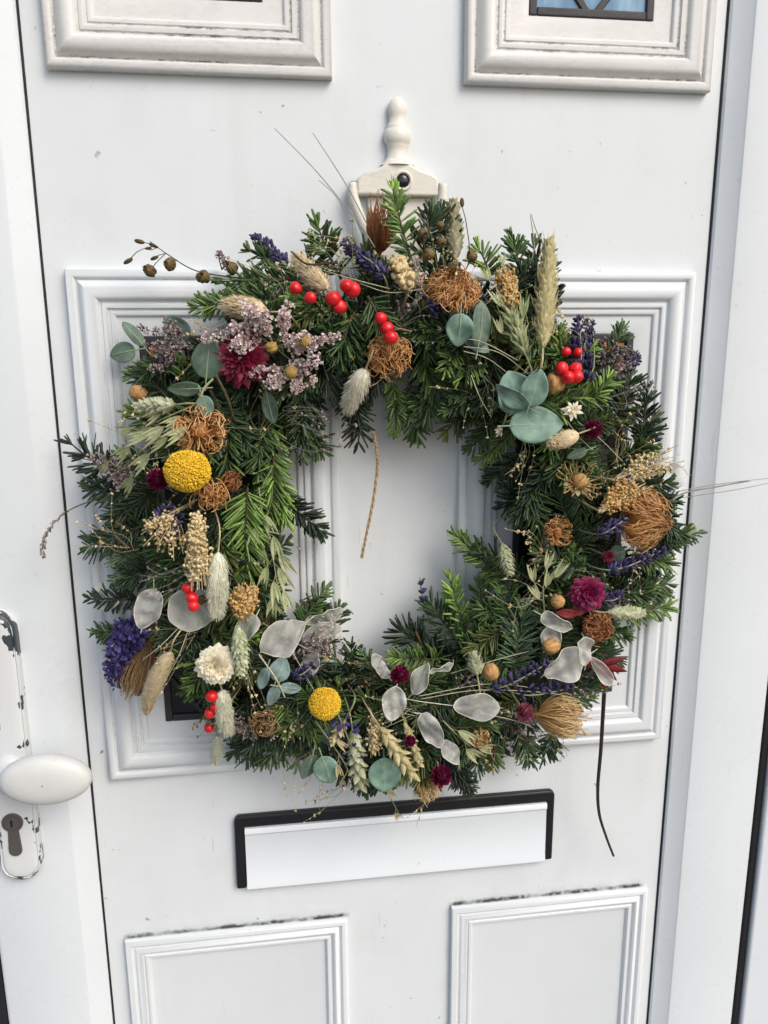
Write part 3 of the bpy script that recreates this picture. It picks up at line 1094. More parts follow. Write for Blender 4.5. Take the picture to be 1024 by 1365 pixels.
# sprigs one can pick out in the photograph
for s in [
    (455, 372, 424, 300, MIDG, .045, .055, {}), (548, 345, 524, 252, LIGHT, .075, .07, dict(L=.013)), (560, 345, 578, 284, DARK, .07, .065, {}), (600, 345, 585, 288, DEEP, .06, .055, {}),
    (705, 410, 683, 316, MIDG, .06, .05, dict(L=.013)), (735, 420, 712, 330, DARK, .05, .045, {}), (650, 370, 640, 335, LIGHT, .06, .06, {}),
    (375, 392, 262, 408, LIGHT, .07, .055, dict(L=.014, twigs=1)), (395, 372, 300, 374, MIDG, .06, .05, dict(L=.015)), (365, 350, 334, 335, MIDG, .05, .05, dict(L=.012)),
    (175, 640, 96, 592, DEEP, .05, .03, dict(L=.020, dens=.6)), (190, 660, 118, 650, DARK, .05, .035, {}), (190, 700, 118, 728, DARK, .05, .035, dict(L=.017)), (225, 640, 150, 690, DARK, .06, .05, {}),
    (240, 470, 178, 500, MIDG, .05, .035, dict(L=.013)), (235, 540, 190, 490, DARK, .05, .03, {}),
    (402, 505, 404, 606, PALE, .06, .045, dict(L=.015, tipcol=False)), (360, 560, 380, 690, BRIGHT, .065, .06, dict(L=.017)), (345, 540, 345, 640, MIDG, .065, .065, {}), (330, 650, 328, 762, BRIGHT, .085, .075, dict(L=.023, flat=.95, dens=1.2, tipcol=False)),
    (365, 660, 428, 708, DEEP, .045, .03, {}), (365, 600, 360, 690, LIGHT, .07, .06, {}), (420, 520, 390, 590, DARK, .05, .05, {}), (460, 500, 478, 590, DEEP, .06, .045, dict(L=.017)), (520, 500, 528, 572, LIGHT, .045, .04, dict(L=.013)),
    (545, 510, 556, 580, MIDG, .045, .035, {}), (590, 480, 566, 560, PALE, .055, .045, {}), (640, 520, 596, 574, OLIVE, .04, .03, {}), (690, 560, 640, 612, BRIGHT, .05, .035, dict(L=.012)), (700, 600, 655, 640, DARK, .05, .035, {}),
    (640, 480, 612, 505, LIGHT, .075, .085, dict(L=.013)), (720, 650, 672, 670, DEEP, .05, .035, {}), (730, 690, 680, 640, DARK, .05, .04, {}),
    (690, 800, 606, 712, LIGHT, .055, .035, dict(L=.014)), (720, 780, 640, 730, DARK, .06, .045, {}), (640, 880, 600, 772, BRIGHT, .05, .035, dict(L=.015)), (650, 860, 640, 780, MIDG, .05, .045, {}),
    (630, 905, 536, 842, DEEP, .05, .035, dict(L=.024, flat=.9, W=.0011)), (660, 900, 575, 805, DARK, .055, .035, dict(L=.020, flat=.9)), (700, 880, 668, 790, MIDG, .07, .06, dict(L=.018, twigs=1)), (690, 900, 700, 812, PALE, .075, .07, dict(L=.019, flat=.9)), (615, 900, 560, 872, DARK, .05, .04, dict(L=.019)),
    (395, 840, 432, 786, MIDG, .045, .035, dict(L=.013)), (420, 870, 450, 815, DARK, .04, .03, {}), (470, 905, 440, 868, DARK, .05, .04, {}), (520, 930, 480, 880, DEEP, .05, .035, {}), (560, 920, 500, 905, DARK, .065, .06, {}),
    (855, 600, 862, 520, DEEP, .05, .04, dict(L=.015)), (820, 560, 842, 500, DARK, .055, .05, {}), (840, 620, 868, 560, DARK, .05, .045, {}), (790, 530, 810, 505, BRIGHT, .085, .085, dict(L=.014)), (750, 530, 800, 528, LIGHT, .08, .08, dict(L=.013)), (790, 500, 830, 440, MIDG, .06, .05, dict(L=.013)),
    (820, 790, 890, 778, MIDG, .05, .035, dict(L=.017)), (815, 815, 892, 808, LIGHT, .05, .03, dict(L=.016, twigs=1)), (860, 730, 932, 710, MIDG, .06, .05, dict(L=.010)), (840, 740, 890, 752, LIGHT, .055, .045, {}),
    (770, 740, 745, 660, DARK, .08, .08, {}), (800, 700, 830, 640, DEEP, .07, .07, {}), (700, 640, 720, 720, MIDG, .07, .07, {}), (740, 620, 690, 690, DARK, .075, .07, {}), (780, 760, 720, 740, PALE, .08, .075, {}), (740, 660, 780, 610, DARK, .075, .075, dict(L=.019)),
    (185, 800, 122, 798, DEEP, .045, .03, dict(L=.012)), (200, 840, 128, 842, MIDG, .045, .03, dict(L=.012)), (225, 760, 160, 770, DARK, .05, .04, {}), (300, 860, 250, 920, MIDG, .06, .05, dict(L=.017)),
    (370, 960, 308, 1006, DARK, .05, .035, dict(L=.013)), (400, 970, 350, 1012, MIDG, .05, .035, {}), (430, 960, 372, 985, DEEP, .06, .05, {}), (330, 930, 320, 985, DARK, .05, .04, {}),
    (560, 960, 545, 1030, DARK, .05, .04, {}), (600, 980, 612, 1042, DEEP, .05, .035, {}), (640, 960, 610, 1010, LIGHT, .06, .05, {}), (660, 985, 655, 1022, LIGHT, .05, .04, dict(L=.014)), (690, 970, 706, 1012, MIDG, .05, .035, {}), (740, 975, 720, 1006, DARK, .05, .03, {}), (720, 930, 786, 930, MIDG, .055, .04, {}), (690, 930, 640, 950, OLIVE, .07, .07, {}),
    (580, 1000, 628, 1055, DEEP, .05, .035, dict(L=.013)), (480, 950, 500, 1010, DARK, .06, .045, {}), (420, 930, 440, 985, MIDG, .06, .05, {}), (345, 980, 330, 1010, DARK, .04, .03, {}),
    (400, 545, 428, 600, MIDG, .045, .035, {}), (660, 560, 628, 596, MIDG, .045, .03, dict(L=.013)), (400, 800, 428, 812, DARK, .04, .03, dict(L=.013)), (620, 880, 660, 820, LIGHT, .06, .055, dict(L=.016)), (560, 470, 585, 530, LIGHT, .06, .055, {}), (740, 560, 730, 630, LIGHT, .075, .07, {}),
    (280, 520, 330, 590, DARK, .08, .075, {}), (300, 560, 300, 640, MIDG, .08, .08, {}), (410, 430, 440, 520, DEEP, .075, .07, dict(L=.018)), (470, 420, 450, 480, MIDG, .08, .08, {}), (560, 400, 570, 470, DARK, .08, .075, {}), (490, 395, 510, 440, MIDG, .085, .085, {}),
    (640, 400, 700, 460, OLIVE, .08, .075, dict(L=.015)), (660, 480, 640, 540, DARK, .07, .065, {}), (715, 450, 690, 400, LIGHT, .075, .07, dict(L=.013)), (745, 470, 700, 480, OLIVE, .07, .075, dict(L=.016, flat=.9)),
]:
    spx(*s[:7], **s[7])


# ---------------------------------------------------------------- builders of dried material
def stem(pts, r, mat, parent, name='stem', n=16, sides=6, r1=None, v=.5):
    q = catmull(pts, n)
    rr = np.linspace(r, r if r1 is None else r1, n)
    return MB().tubes(q, rr, sides, v, cap=True).build(name, M[mat], parent, q[0])


def behind(p, dx=0.0, dz=0.0, dy=.05):
    """a point deeper in the wreath, where a stem is wired"""
    return np.asarray(p) + np.array([dx, dy, dz])


def toward_ring(p, ln):
    """vector from p to the middle of the wreath's body"""
    a = math.atan2(p[2], p[0])
    q = np.array([.172 * math.cos(a), -.035, .172 * math.sin(a)])
    v = q - p
    return p + nrm(v) * min(ln, np.linalg.norm(v) + .01)


def fib(n):
    i = np.arange(n) + .5
    ph = np.arccos(1 - 2 * i / n)
    th = math.pi * (1 + 5 ** .5) * i
    return np.stack([np.cos(th) * np.sin(ph), np.sin(th) * np.sin(ph), np.cos(ph)], 1)


def basis(ax):
    ax = nrm(np.asarray(ax, float))
    u = nrm(np.cross(ax, [0.3, .2, .93] if abs(ax[2]) < .9 else [1., 0, 0]))
    return u, np.cross(ax, u), ax


def ball_flower(px, py, r, label, e=.02, sq=(1, 1)):
    m = MPP(dsurf(px, py) + e)
    c = F(px, py, e)
    rr = r * m
    mb = MB()
    mb.inst(SPH_M, [c], np.eye(3), np.array([rr * .93 * sq[0], rr * .93, rr * .93 * sq[1]]), .1)
    n = 2000
    d = nrm(fib(n) + rng.normal(0, .05, (n, 3)))
    lump = 1 + .025 * np.sin(d[:, 0] * 5 + 1) * np.sin(d[:, 2] * 6) + rng.normal(0, .012, n)
    pos = c + d * (rr * .95 * lump)[:, None] * [sq[0], 1, sq[1]]
    sc = rr * rng.uniform(.030, .048, n)
    mb.inst(SPH_LO, pos, frames(d, rng.normal(0, 1, (n, 3))), np.stack([sc, sc * 1.5, sc], 1), np.clip(rng.normal(.55, .25, n), 0, 1))
    o = mb.build('ball_flower', M['yellow'], wreath, c)
    lab(o, label)
    stem([c + [0, rr * .8, 0], toward_ring(c, .06)], .0012, 'stem_green', o)


def globe(px, py, r, mat, label, e=.018, n=150):
    m = MPP(dsurf(px, py) + e)
    c = F(px, py, e)
    rr = r * m
    mb = MB()
    mb.inst(SPH_M, [c], np.eye(3), rr * .62, 0)
    d = nrm(fib(n) + rng.normal(0, .03, (n, 3)))
    up = nrm(np.array([.1, -.5, .8]))
    D = nrm(d * 1.0 + up * .55 + rng.normal(0, .15, (n, 3)))
    mb.inst(BRACT, c + d * rr * .5, frames(D, d), np.stack([np.full(n, rr * .55), rr * rng.uniform(.45, .66, n), np.full(n, rr * .5)], 1), np.clip(rng.normal(.5, .28, n), 0, 1))
    o = mb.build('globe_flower', M[mat], wreath, c)
    lab(o, label)
    stem([c + [0, rr * .5, 0], toward_ring(c, .05)], .001, 'stem_green', o)


def strawflower(px, py, r, mat, label, face=None, e=.018, n=90, centre=None, openness=1.0, wide=True):
    m = MPP(dsurf(px, py) + e)
    c = F(px, py, e)
    rr = r * m
    ax = FACE if face is None else nrm(np.array(face, float))
    u, v, w = basis(ax)
    i = np.arange(n)
    t = (i / n) ** .8
    th = i * 2.39996
    tilt = np.radians(8 + 80 * t * openness)
    rad_ = np.cos(th)[:, None] * u + np.sin(th)[:, None] * v
    D = nrm(w * np.cos(tilt)[:, None] + rad_ * np.sin(tilt)[:, None] + rng.normal(0, .07, (n, 3)))
    nor = w * np.sin(tilt)[:, None] - rad_ * np.cos(tilt)[:, None]
    pos = c - w * rr * .25 * (t[:, None]) + rad_ * (rr * .12 * t)[:, None]
    L = rr * np.interp(t, [0, .3, 1], [.48, .62, .95]) * rng.uniform(.88, 1.1, n)
    mb = MB()
    mb.inst(BRACT_W if wide else BRACT, pos, frames(D, nor), np.stack([L * .9, L, L], 1), np.clip(rng.normal(.55, .2, n) + (t - .4) * .4, 0, 1))
    o = mb.build('straw_flower', M[mat], wreath, c)
    lab(o, label)
    if centre:
        k = 60
        a = rng.uniform(0, 6.28, k)
        q = np.sqrt(rng.random(k)) * rr * .24
        pos = c + w * rr * .3 + np.cos(a)[:, None] * u * q[:, None] + np.sin(a)[:, None] * v * q[:, None]
        MB().inst(SPH_LO, pos, np.eye(3), rr * .06, rng.random(k)).build('flower_centre', M[centre], o, c)
    stem([c - w * rr * .2, toward_ring(c, .05)], .001, 'stem_green', o)


def pincushion(px, py, axpx, h, r, mat, label, n=110, e=.014, hook=1.0, thick=.00055, curl=.10, out=.35, core='rust', smax=2.0, thmax=100):
    """dried fibre flower: fibres rise from a core, bulge and hook back in. axpx = direction (dx,dy,toward viewer) in the picture"""
    m = MPP(dsurf(px, py) + e)
    c = F(px, py, e)
    ax = nrm(np.array([axpx[0], -axpx[2], -axpx[1]], float))
    u, v, w = basis(ax)
    H, RR = h * m, r * m
    base = c - w * H * .5
    i = np.arange(n) + .5
    ct = 1 - (1 - math.cos(RAD(thmax))) * i / n
    theta = np.arccos(ct)
    ph = i * 2.39996 + rng.normal(0, .15, n)
    s = np.linspace(0, 1, 9)
    rad_ = np.cos(ph)[:, None] * u + np.sin(ph)[:, None] * v
    tan_ = -np.sin(ph)[:, None] * u + np.cos(ph)[:, None] * v
    ln = rng.uniform(.86, 1.06, n)
    st, ct_ = np.sin(theta), np.cos(theta)
    inn = np.clip(hook, .4, 1.4)
    tip_r = st * (1.45 - .75 * inn) + rng.normal(0, .5 * curl, n)
    tip_h = (.62 + .38 * ct_) - .22 * np.maximum(0, inn - .9) + rng.normal(0, .3 * curl, n)

    def pt(r_, h_, t_=0.0):
        return base + rad_ * (RR * r_ * ln)[:, None] + w * (H * h_ * ln)[:, None] + tan_ * (RR * t_ * np.ones(n))[:, None]
    tw = rng.normal(0, 1, n) * curl
    B0, B1, B2, B3 = pt(.18 * st, .08 + 0 * st), pt(.85 * st, .12 + .3 * ct_, tw * .2), pt(1.32 * st, .42 + .42 * ct_, tw * .7), pt(tip_r, tip_h, tw * 1.3)
    q_ = s[None, :, None]
    paths = (1 - q_) ** 3 * B0[:, None] + 3 * q_ * (1 - q_) ** 2 * B1[:, None] + 3 * q_ ** 2 * (1 - q_) * B2[:, None] + q_ ** 3 * B3[:, None]
    paths = paths + np.cumsum(rng.normal(0, .005 * RR * (1 + curl * 4), (n, 9, 3)), 1)
    vals = np.clip(.12 + s[None] * .7 + rng.normal(.1, .14, n)[:, None], 0, 1)
    mb = MB()
    mb.tubes(paths, thick * 1.15 * np.linspace(1, .7, 9), 4, vals)
    o = mb.build('pincushion_flower', M[mat], wreath, c)
    lab(o, label)
    cb = MB().inst(SPH_M, [base + w * H * .3], frames(w[None], u), np.array([RR * .36, H * .30, RR * .36]), .3)
    cb.build('flower_core', M[mat], o, c)
    k = 16
    a = np.arange(k) / k * 6.283 + rng.normal(0, .1, k)
    rd = np.cos(a)[:, None] * u + np.sin(a)[:, None] * v
    MB().inst(BRACT, np.repeat(base[None] - w * H * .05, k, 0), frames(nrm(rd * .8 + w * .5), w - rd * .5), RR * rng.uniform(.5, .75, k), rng.random(k)).build('bracts', M['husk'] if mat != 'brown' else M['brown'], o, c)
    stem([base, toward_ring(base, .05)], .0016, 'bark', o)


def lathe(mb, path, radii, sides, val):
    mb.tubes(path, radii, sides, val)


def fuzzy(x0, y0, x1, y1, w, mat, label, e=.016, e1=None, n=1300, hl=.0072, name='bunny_tail_grass'):
    a = F(x0, y0, e)
    b = F(x1, y1, e if e1 is None else e1)
    ln = np.linalg.norm(b - a)
    rr = w * MPP(.08) / 2 * 1.18
    t = np.linspace(0, 1, 12)
    prof = rr * .70 * np.sqrt(np.maximum(.0, 1 - (2 * t - 1) ** 2)) * np.interp(t, [0, .4, 1], [1.1, 1.1, .8])
    mb = MB()
    mid = (a + b) / 2 + rng.normal(0, .05 * ln, 3)
    U = t[:, None]
    path = (1 - U) ** 2 * a + 2 * U * (1 - U) * mid + U * U * b
    mb.tubes(path, prof + 1e-5, 12, .45)
    tt = rng.uniform(.01, .99, n)
    UU = tt[:, None]
    pos = (1 - UU) ** 2 * a + 2 * UU * (1 - UU) * mid + UU * UU * b
    T = nrm(b - a)
    u, v, w_ = basis(T)
    ph = rng.uniform(0, 6.283, n)
    rd = np.cos(ph)[:, None] * u + np.sin(ph)[:, None] * v
    r_ = np.interp(tt, t, prof)
    st = pos + rd * (r_ * .7)[:, None]
    D = nrm(rd * .75 + T * rng.uniform(.6, 1.3, n)[:, None] + rng.normal(0, .2, (n, 3)))
    L = hl * rng.uniform(.6, 1.2, n)[:, None]
    paths = np.stack([st, st + D * L * .5, st + D * L * .85 + T * L * .22], 1)
    mb.tubes(paths, np.array([.00036, .00030, .00012]), 3, np.clip(rng.normal(.65, .22, n), 0, 1))
    o = mb.build(name, M[mat], wreath, a)
    lab(o, label)
    stem([a + T * .002, a - T * .02 + [0, .006, 0], toward_ring(a - T * .03 + [0, .02, 0], .05)], .0008, 'stem_straw', o)


def scaly(x0, y0, x1, y1, w, mat, label, e=.016, e1=None, n=110, sl=.0075, name='canary_grass', awn=0, sw=1.0, tip=.7, stemmat='stem_green', spread=.42, longstem=None):
    a = F(x0, y0, e)
    b = F(x1, y1, e if e1 is None else e1)
    ln = np.linalg.norm(b - a)
    rr = w * MPP(.08) / 2
    T = nrm(b - a)
    u, v, w_ = basis(T)
    t = np.linspace(0, 1, 12)
    prof = rr * .72 * np.maximum(np.sqrt(np.maximum(0, 1 - (2 * t - 1) ** 2)), .02) * np.interp(t, [0, .35, 1], [1.1, 1.08, tip])
    mb = MB()
    mb.tubes(a + T * (t * ln)[:, None], prof, 10, .15)
    i = np.arange(n)
    tt = (i + .5) / n * .97
    ph = i * 2.39996 + rng.normal(0, .12, n)
    rd = np.cos(ph)[:, None] * u + np.sin(ph)[:, None] * v
    st = a + T * (tt * ln - sl * .35)[:, None] + rd * (np.interp(tt, t, prof) * .8)[:, None]
    D = nrm(T + rd * rng.uniform(spread * .6, spread * 1.4, n)[:, None] + rng.normal(0, .08, (n, 3)))
    nor = rd - T * .3
    L = sl * rng.uniform(.8, 1.15, n)
    base = (SCALE[0].copy(), SCALE[1], SCALE[2])
    vg = SCALE[0][:, 1] * .5
    vals = np.clip(rng.normal(.3, .18, n)[:, None] + vg[None], 0, 1)
    mb.inst(base, st, frames(D, nor), np.stack([L * sw, L, L], 1), vals)
    if awn:
        k = rng.choice(n, min(n, int(n * .8)), replace=False)
        p0 = st[k] + D[k] * (L[k] * .9)[:, None]
        d2 = nrm(D[k] * .6 + T * 1.0 + rng.normal(0, .10, (len(k), 3)))
        al = awn * rng.uniform(.4, 1.1, len(k))[:, None]
        mb.tubes(np.stack([p0, p0 + d2 * al * .5, p0 + d2 * al], 1), np.array([.00025, .0002, .0001]), 3, .8)
    o = mb.build(name, M[mat], wreath, a)
    lab(o, label)
    if longstem:
        stem([a] + [F(x, y, q) for x, y, q in longstem], .0008, stemmat, o)
    else:
        stem([a + T * .002, a - T * .022 + [0, .006, 0], toward_ring(a - T * .03 + [0, .02, 0], .05)], .0008, stemmat, o)


def oats(path, n, mat, label, L=.022, e=.012, hang=None, spread=.012):
    q = catmull([F(x, y, z) for x, y, z in path], 30)
    o = MB().tubes(q, np.linspace(.0009, .0004, 30), 5, .4).build('oat_grass', M['stem_green'], wreath, q[0])
    lab(o, label)
    for k in range(n):
        u = .18 + .82 * (k + rng.uniform(0, .7)) / n
        i = min(29, int(u * 29))
        p = q[i]
        T = nrm(q[min(29, i + 1)] - q[max(0, i - 1)])
        sd_ = nrm(np.cross(T, FACE)) * (1 if k % 2 else -1)
        p2 = p + T * .006 + sd_ * rng.uniform(.2, 1) * spread + FACE * rng.uniform(-.002, .008)
        D = nrm(T * 1.0 + sd_ * rng.uniform(.0, .35) + rng.normal(0, .12, 3))
        mb = MB()
        mb.tubes(np.stack([p, (p + p2) / 2 + T * .001, p2]), .0003, 4, .4)
        kk = 4
        ang = np.array([-.16, .16, -.05, .07])[:, None] * 1.4
        sdv = nrm(np.cross(D, FACE))
        DD = nrm(D + sdv * ang)
        nn = np.array([FACE + sdv * .6, FACE - sdv * .6, FACE, FACE * .8 + sdv * .2])
        l = L * rng.uniform(.85, 1.1) * np.array([1, .95, .8, .7])
        mb.inst(GLUME, np.repeat(p2[None], kk, 0), frames(DD, nn), np.stack([l * 1.15, l, l], 1), np.clip(rng.normal(.55, .2, kk)[:, None] + (GLUME[0][:, 1] - .5)[None] * .4, 0, 1))
        mb.build('spikelet', M[mat], o, p2)


def lavender(x0, y0, x1, y1, label, mat='lav', e=.014, e1=None, whorls=8, bud=.0030, w=.0050, stemback=True, fl=10, name='lavender'):
    a = F(x0, y0, e)
    b = F(x1, y1, e if e1 is None else e1)
    ln = np.linalg.norm(b - a)
    T = nrm(b - a)
    u, v, w_ = basis(T)
    mid = (a + b) / 2 + rng.normal(0, .04 * ln, 3)
    U = np.linspace(0, 1, 14)[:, None]
    q = (1 - U) ** 2 * a + 2 * U * (1 - U) * mid + U * U * b
    q0 = toward_ring(a - T * .02 + [0, .015, 0], .06)
    o = MB().tubes(catmull([q0, a, b], 14) if stemback else q, np.linspace(.0008, .0006, 14), 5, .3).build(name, M['stem_green'], wreath, a)
    lab(o, label)
    mb = MB()
    for k in range(whorls):
        t = (k + .3 + rng.uniform(-.15, .15)) / whorls
        c = (1 - t) ** 2 * a + 2 * t * (1 - t) * mid + t * t * b
        m = fl + rng.integers(-1, 2)
        ph = np.arange(m) / m * 6.283 + rng.random()
        rd = np.cos(ph)[:, None] * u + np.sin(ph)[:, None] * v
        s = np.interp(t, [0, .5, 1], [1, 1, .65]) * rng.uniform(.85, 1.15, m)
        pos = c + rd * (w * s * rng.uniform(.55, 1, m))[:, None] + T * rng.normal(0, .001, m)[:, None]
        D = nrm(rd * .9 + T * .8 + rng.normal(0, .25, (m, 3)))
        if mat == 'larkspur':
            for _ in range(3):
                D2 = nrm(D + rng.normal(0, .8, (m, 3)))
                z = bud * s * rng.uniform(.8, 1.25, m)
                mb.inst(BRACT_W, pos + rng.normal(0, .001, (m, 3)), frames(D2, rng.normal(0, 1, (m, 3)) + FACE), np.stack([z * 1.1, z, z], 1), np.clip(rng.normal(.45, .3, m), 0, 1.1))
            continue
        mb.inst(SPH_LO, pos, frames(D, rng.normal(0, 1, (m, 3))), np.stack([bud * .36 * s, bud * .82 * s, bud * .36 * s], 1), np.clip(rng.normal(.42, .32, m), 0, 1.3))
    f = mb.build('flower_buds', M[mat], o, a)
    f['kind'] = 'stuff'


def funnel():
    V, Q = [], []
    for y, r in ((0, .12), (.5, .2), (1, .42)):
        for j in range(5):
            a = j / 5 * 6.283
            V.append((r * math.cos(a) * (1.0 if y < 1 else 1 + .2 * (j % 2)), y, r * math.sin(a)))
    for i in range(2):
        for j in range(5):
            Q.append((i * 5 + j, i * 5 + (j + 1) % 5, i * 5 + 5 + (j + 1) % 5, i * 5 + 5 + j))
    return np.array(V), np.array(Q), np.zeros((0, 3), int)


FUN = funnel()


def statice(x, y, spread, mat, label, aim=(0, -1), n=9, fl=22, e=.014, size=.0044, ang=1.2, base_off=.7, hgt=.012):
    m = MPP(.09)
    c = F(x, y, e)
    S = spread * m
    aim = nrm(np.array([aim[0], -.25, -aim[1]], float))
    base = c - aim * S * base_off + [0, .012, 0]
    ms, mb = MB(), MB()
    u = nrm(np.cross(aim, FACE))
    for k in range(n):
        t = (k + .5) / n * 2 - 1 + rng.normal(0, .12)
        d = nrm(aim * math.cos(t * ang) + u * math.sin(t * ang) + FACE * rng.uniform(-.05, .35))
        L = S * rng.uniform(1.0, 1.75)
        q = np.array([base, base + d * L * .5 + rng.normal(0, .002, 3), base + d * L + rng.normal(0, .004, 3)])
        P3 = catmull(q, 9)
        ms.tubes(P3, np.linspace(.0006, .0003, 9), 4, .4)
        # one-sided curved flower spikes along each branch
        for s2 in range(4):
            p0 = P3[rng.integers(3, 9)]
            d2 = nrm(d + rng.normal(0, .6, 3) + FACE * .2)
            p1 = p0 + d2 * S * rng.uniform(.25, .42)
            cv = nrm(rng.normal(0, 1, 3)) * S * .10
            k2 = fl // 2
            tt = np.linspace(.05, 1, k2)[:, None]
            pos = p0 * (1 - tt) + p1 * tt + cv * np.sin(tt * 3.1)
            ms.tubes(pos, .0003, 3, .4)
            rr = rng.normal(0, 1, (k2, 3))
            D = nrm(FACE * .6 + rr * .6 + d2 * .4)
            z = size * .82 * rng.uniform(.7, 1.15, k2)
            mb.inst(FUN, pos + rr * .0008, frames(D, rng.normal(0, 1, (k2, 3))), np.stack([z, z, z], 1), np.clip(rng.normal(.5, .25, k2)[:, None] + (FUN[0][:, 1] - .5)[None] * .7, 0, 1))
    o = ms.build('statice_flower', M['stem_green'] if mat == 'statice' else M['bark'], wreath, base)
    lab(o, label)
    f = mb.build('florets', M[mat], o, c)
    f['kind'] = 'stuff'


def broom(x0, y0, x1, y1, w, mat, label, n=26, balls=9, e=.016, e1=None, size=.00125, name='broom_bloom', smat='stem_straw', stout=.0004, start=.35):
    a = F(x0, y0, e)
    b = F(x1, y1, e if e1 is None else e1)
    T = b - a
    ln = np.linalg.norm(T)
    u, v, w_ = basis(T)
    R2 = w * MPP(.08) / 2
    balls = int(balls * 1.7)
    ms, mb = MB(), MB()
    for k in range(n):
        ph = rng.uniform(0, 6.283)
        rq = math.sqrt(rng.random()) * R2
        tip = a + T * rng.uniform(.6, 1.0) + (math.cos(ph) * u + math.sin(ph) * v) * rq
        q = catmull([a + rng.normal(0, .0012, 3), a + T * .35 + (math.cos(ph) * u + math.sin(ph) * v) * rq * .6, tip], 8)
        ms.tubes(q, stout, 4, rng.random())
        t = rng.uniform(start, 1.0, balls)
        pos = np.array([q[min(7, int(z * 7))] for z in t]) + rng.normal(0, .0022, (balls, 3))
        z = size * rng.uniform(.7, 1.25, balls)
        mb.inst(SPH_LO, pos, frames(rng.normal(0, 1, (balls, 3)), rng.normal(0, 1, (balls, 3))), np.stack([z, z * 1.3, z], 1), np.clip(rng.normal(.55, .28, balls), 0, 1))
    o = ms.build(name, M[smat], wreath, a)
    lab(o, label)
    f = mb.build('seed_heads', M[mat], o, a)
    f['kind'] = 'stuff'
    stem([a, toward_ring(a, .05)], .0012, smat, o)


def leaf(px, py, L, W_, ang, mat, label=None, tilt=0.0, roll=0.0, e=.016, cup=.5, bend=-.15, name='eucalyptus_leaf', parent=None, pointed=False, stemlen=12, vein=True, base_d=None):
    """centre px, length and width in pixels, ang = direction of the tip in the picture (deg, 0 right, 90 up)"""
    d = (dsurf(px, py) + e) if base_d is None else base_d
    m = MPP(d)
    c = P(px, py, d)
    A = RAD(ang)
    D = nrm(np.array([math.cos(A), -math.sin(RAD(tilt)), math.sin(A)]))
    sdv = nrm(np.cross(D, FACE))
    nor = nrm(FACE * math.cos(RAD(roll)) + sdv * math.sin(RAD(roll)))
    l = L * m
    g = leafgrid(15, 11, o_point(W_ / L / 2, .42) if pointed else o_round(W_ / L / 2), cup=cup, bend=bend + rng.normal(0, .08), wave=rng.uniform(.06, .20))
    st = c - D * l * .5
    fr = frames(D[None], nor)
    w_ = g[0][:, 0]
    val = np.clip(.40 + .25 * (g[0][:, 1] - .3) + .16 * np.sin(g[0][:, 1] * 22 + np.abs(w_) * 26) * (np.abs(w_) > .01), 0, 1)
    val = np.where(np.abs(w_) < .012, .95, val)
    o = MB().inst(g, [st], fr, np.array([l, l, l]), val[None]).build(name, M[mat], parent or wreath, st, solid=.0005)
    if label:
        lab(o, label)
    if vein:
        k = np.linspace(-.05 - stemlen / L, .9, 12)
        pv = st + D * (k * l)[:, None] + fr[0][:, 2] * (np.where(k > 0, bend * k * k, 0) * l + .00035)[:, None]
        MB().tubes(pv, np.linspace(.0007, .0002, 12), 5, .8).build('leaf_stalk', M['euc_stalk'], o, st)
    return o


def honesty(px, py, L, W_, ang, label, tilt=0.0, roll=0.0, e=.02, bend=.1, cup=.3, stempx=None, tipped=True):
    d = dsurf(px, py) + e
    m = MPP(d)
    c = P(px, py, d)
    A = RAD(ang)
    D = nrm(np.array([math.cos(A), -math.sin(RAD(tilt)), math.sin(A)]))
    sdv = nrm(np.cross(D, FACE))
    nor = nrm(FACE * math.cos(RAD(roll)) + sdv * math.sin(RAD(roll)))
    l = L * m
    asym = rng.uniform(.05, .3)
    drop = rng.uniform(.72, 1.35)
    g = leafgrid(21, 15, lambda u_: W_ / L / 2 * (math.sin(math.pi * min(1, u_ ** drop)) ** .62 if 0 < u_ < 1 else 0.0) * (1 + .04 * math.sin(u_ * 9 + asym * 40)), cup=cup, bend=bend, wave=rng.uniform(.18, .42))
    gx, gy = g[0][:, 0], g[0][:, 1]
    for _ in range(4):
        kx, ky, p_ = rng.normal(0, 9), rng.normal(0, 9), rng.uniform(0, 6)
        g[0][:, 2] += .022 * np.sin(gx * kx + gy * ky + p_)
    g[0][:, 2] += rng.choice([-1, 1]) * .10 * np.clip(np.hypot(gx / (W_ / L / 2), 2 * gy - 1) - .55, 0, 1) ** 2 * np.sin(np.arctan2(gx, gy - .5) * 2 + rng.uniform(0, 6))
    ed = np.clip((np.hypot(g[0][:, 0] / (W_ / L / 2), 2 * g[0][:, 1] - 1) - .8) / .2, 0, 1)
    st = c - D * l * .5
    fr = frames(D[None], nor)
    val = .25 * ed + .12 * rng.random()
    o = MB().inst(g, [st], fr, np.array([l, l, l]), val[None]).build('honesty_pod', M['lunaria'], wreath, st)
    lab(o, label)
    Vw = np.einsum('ij,nj->ni', fr[0], g[0] * l) + st
    grid = Vw.reshape(21, 15, 3)
    rim = np.vstack([grid[:, 0], grid[::-1, -1], grid[:1, 0]])
    mb = MB().tubes(rim, .00034, 5, .7)
    if tipped:
        mb.tubes(catmull([grid[-1, 7], grid[-1, 7] + D * l * .07 + rng.normal(0, .0015, 3)], 5), np.linspace(.0004, .0001, 5), 4, .4)
    mb.tubes(catmull([st, st - D * l * .2 + [0, .004, 0]] if stempx is None else [st] + [F(x, y, z) for x, y, z in stempx], 12), .00042, 5, .5)
    mb.build('rim', M['lun_rim'], o, st)


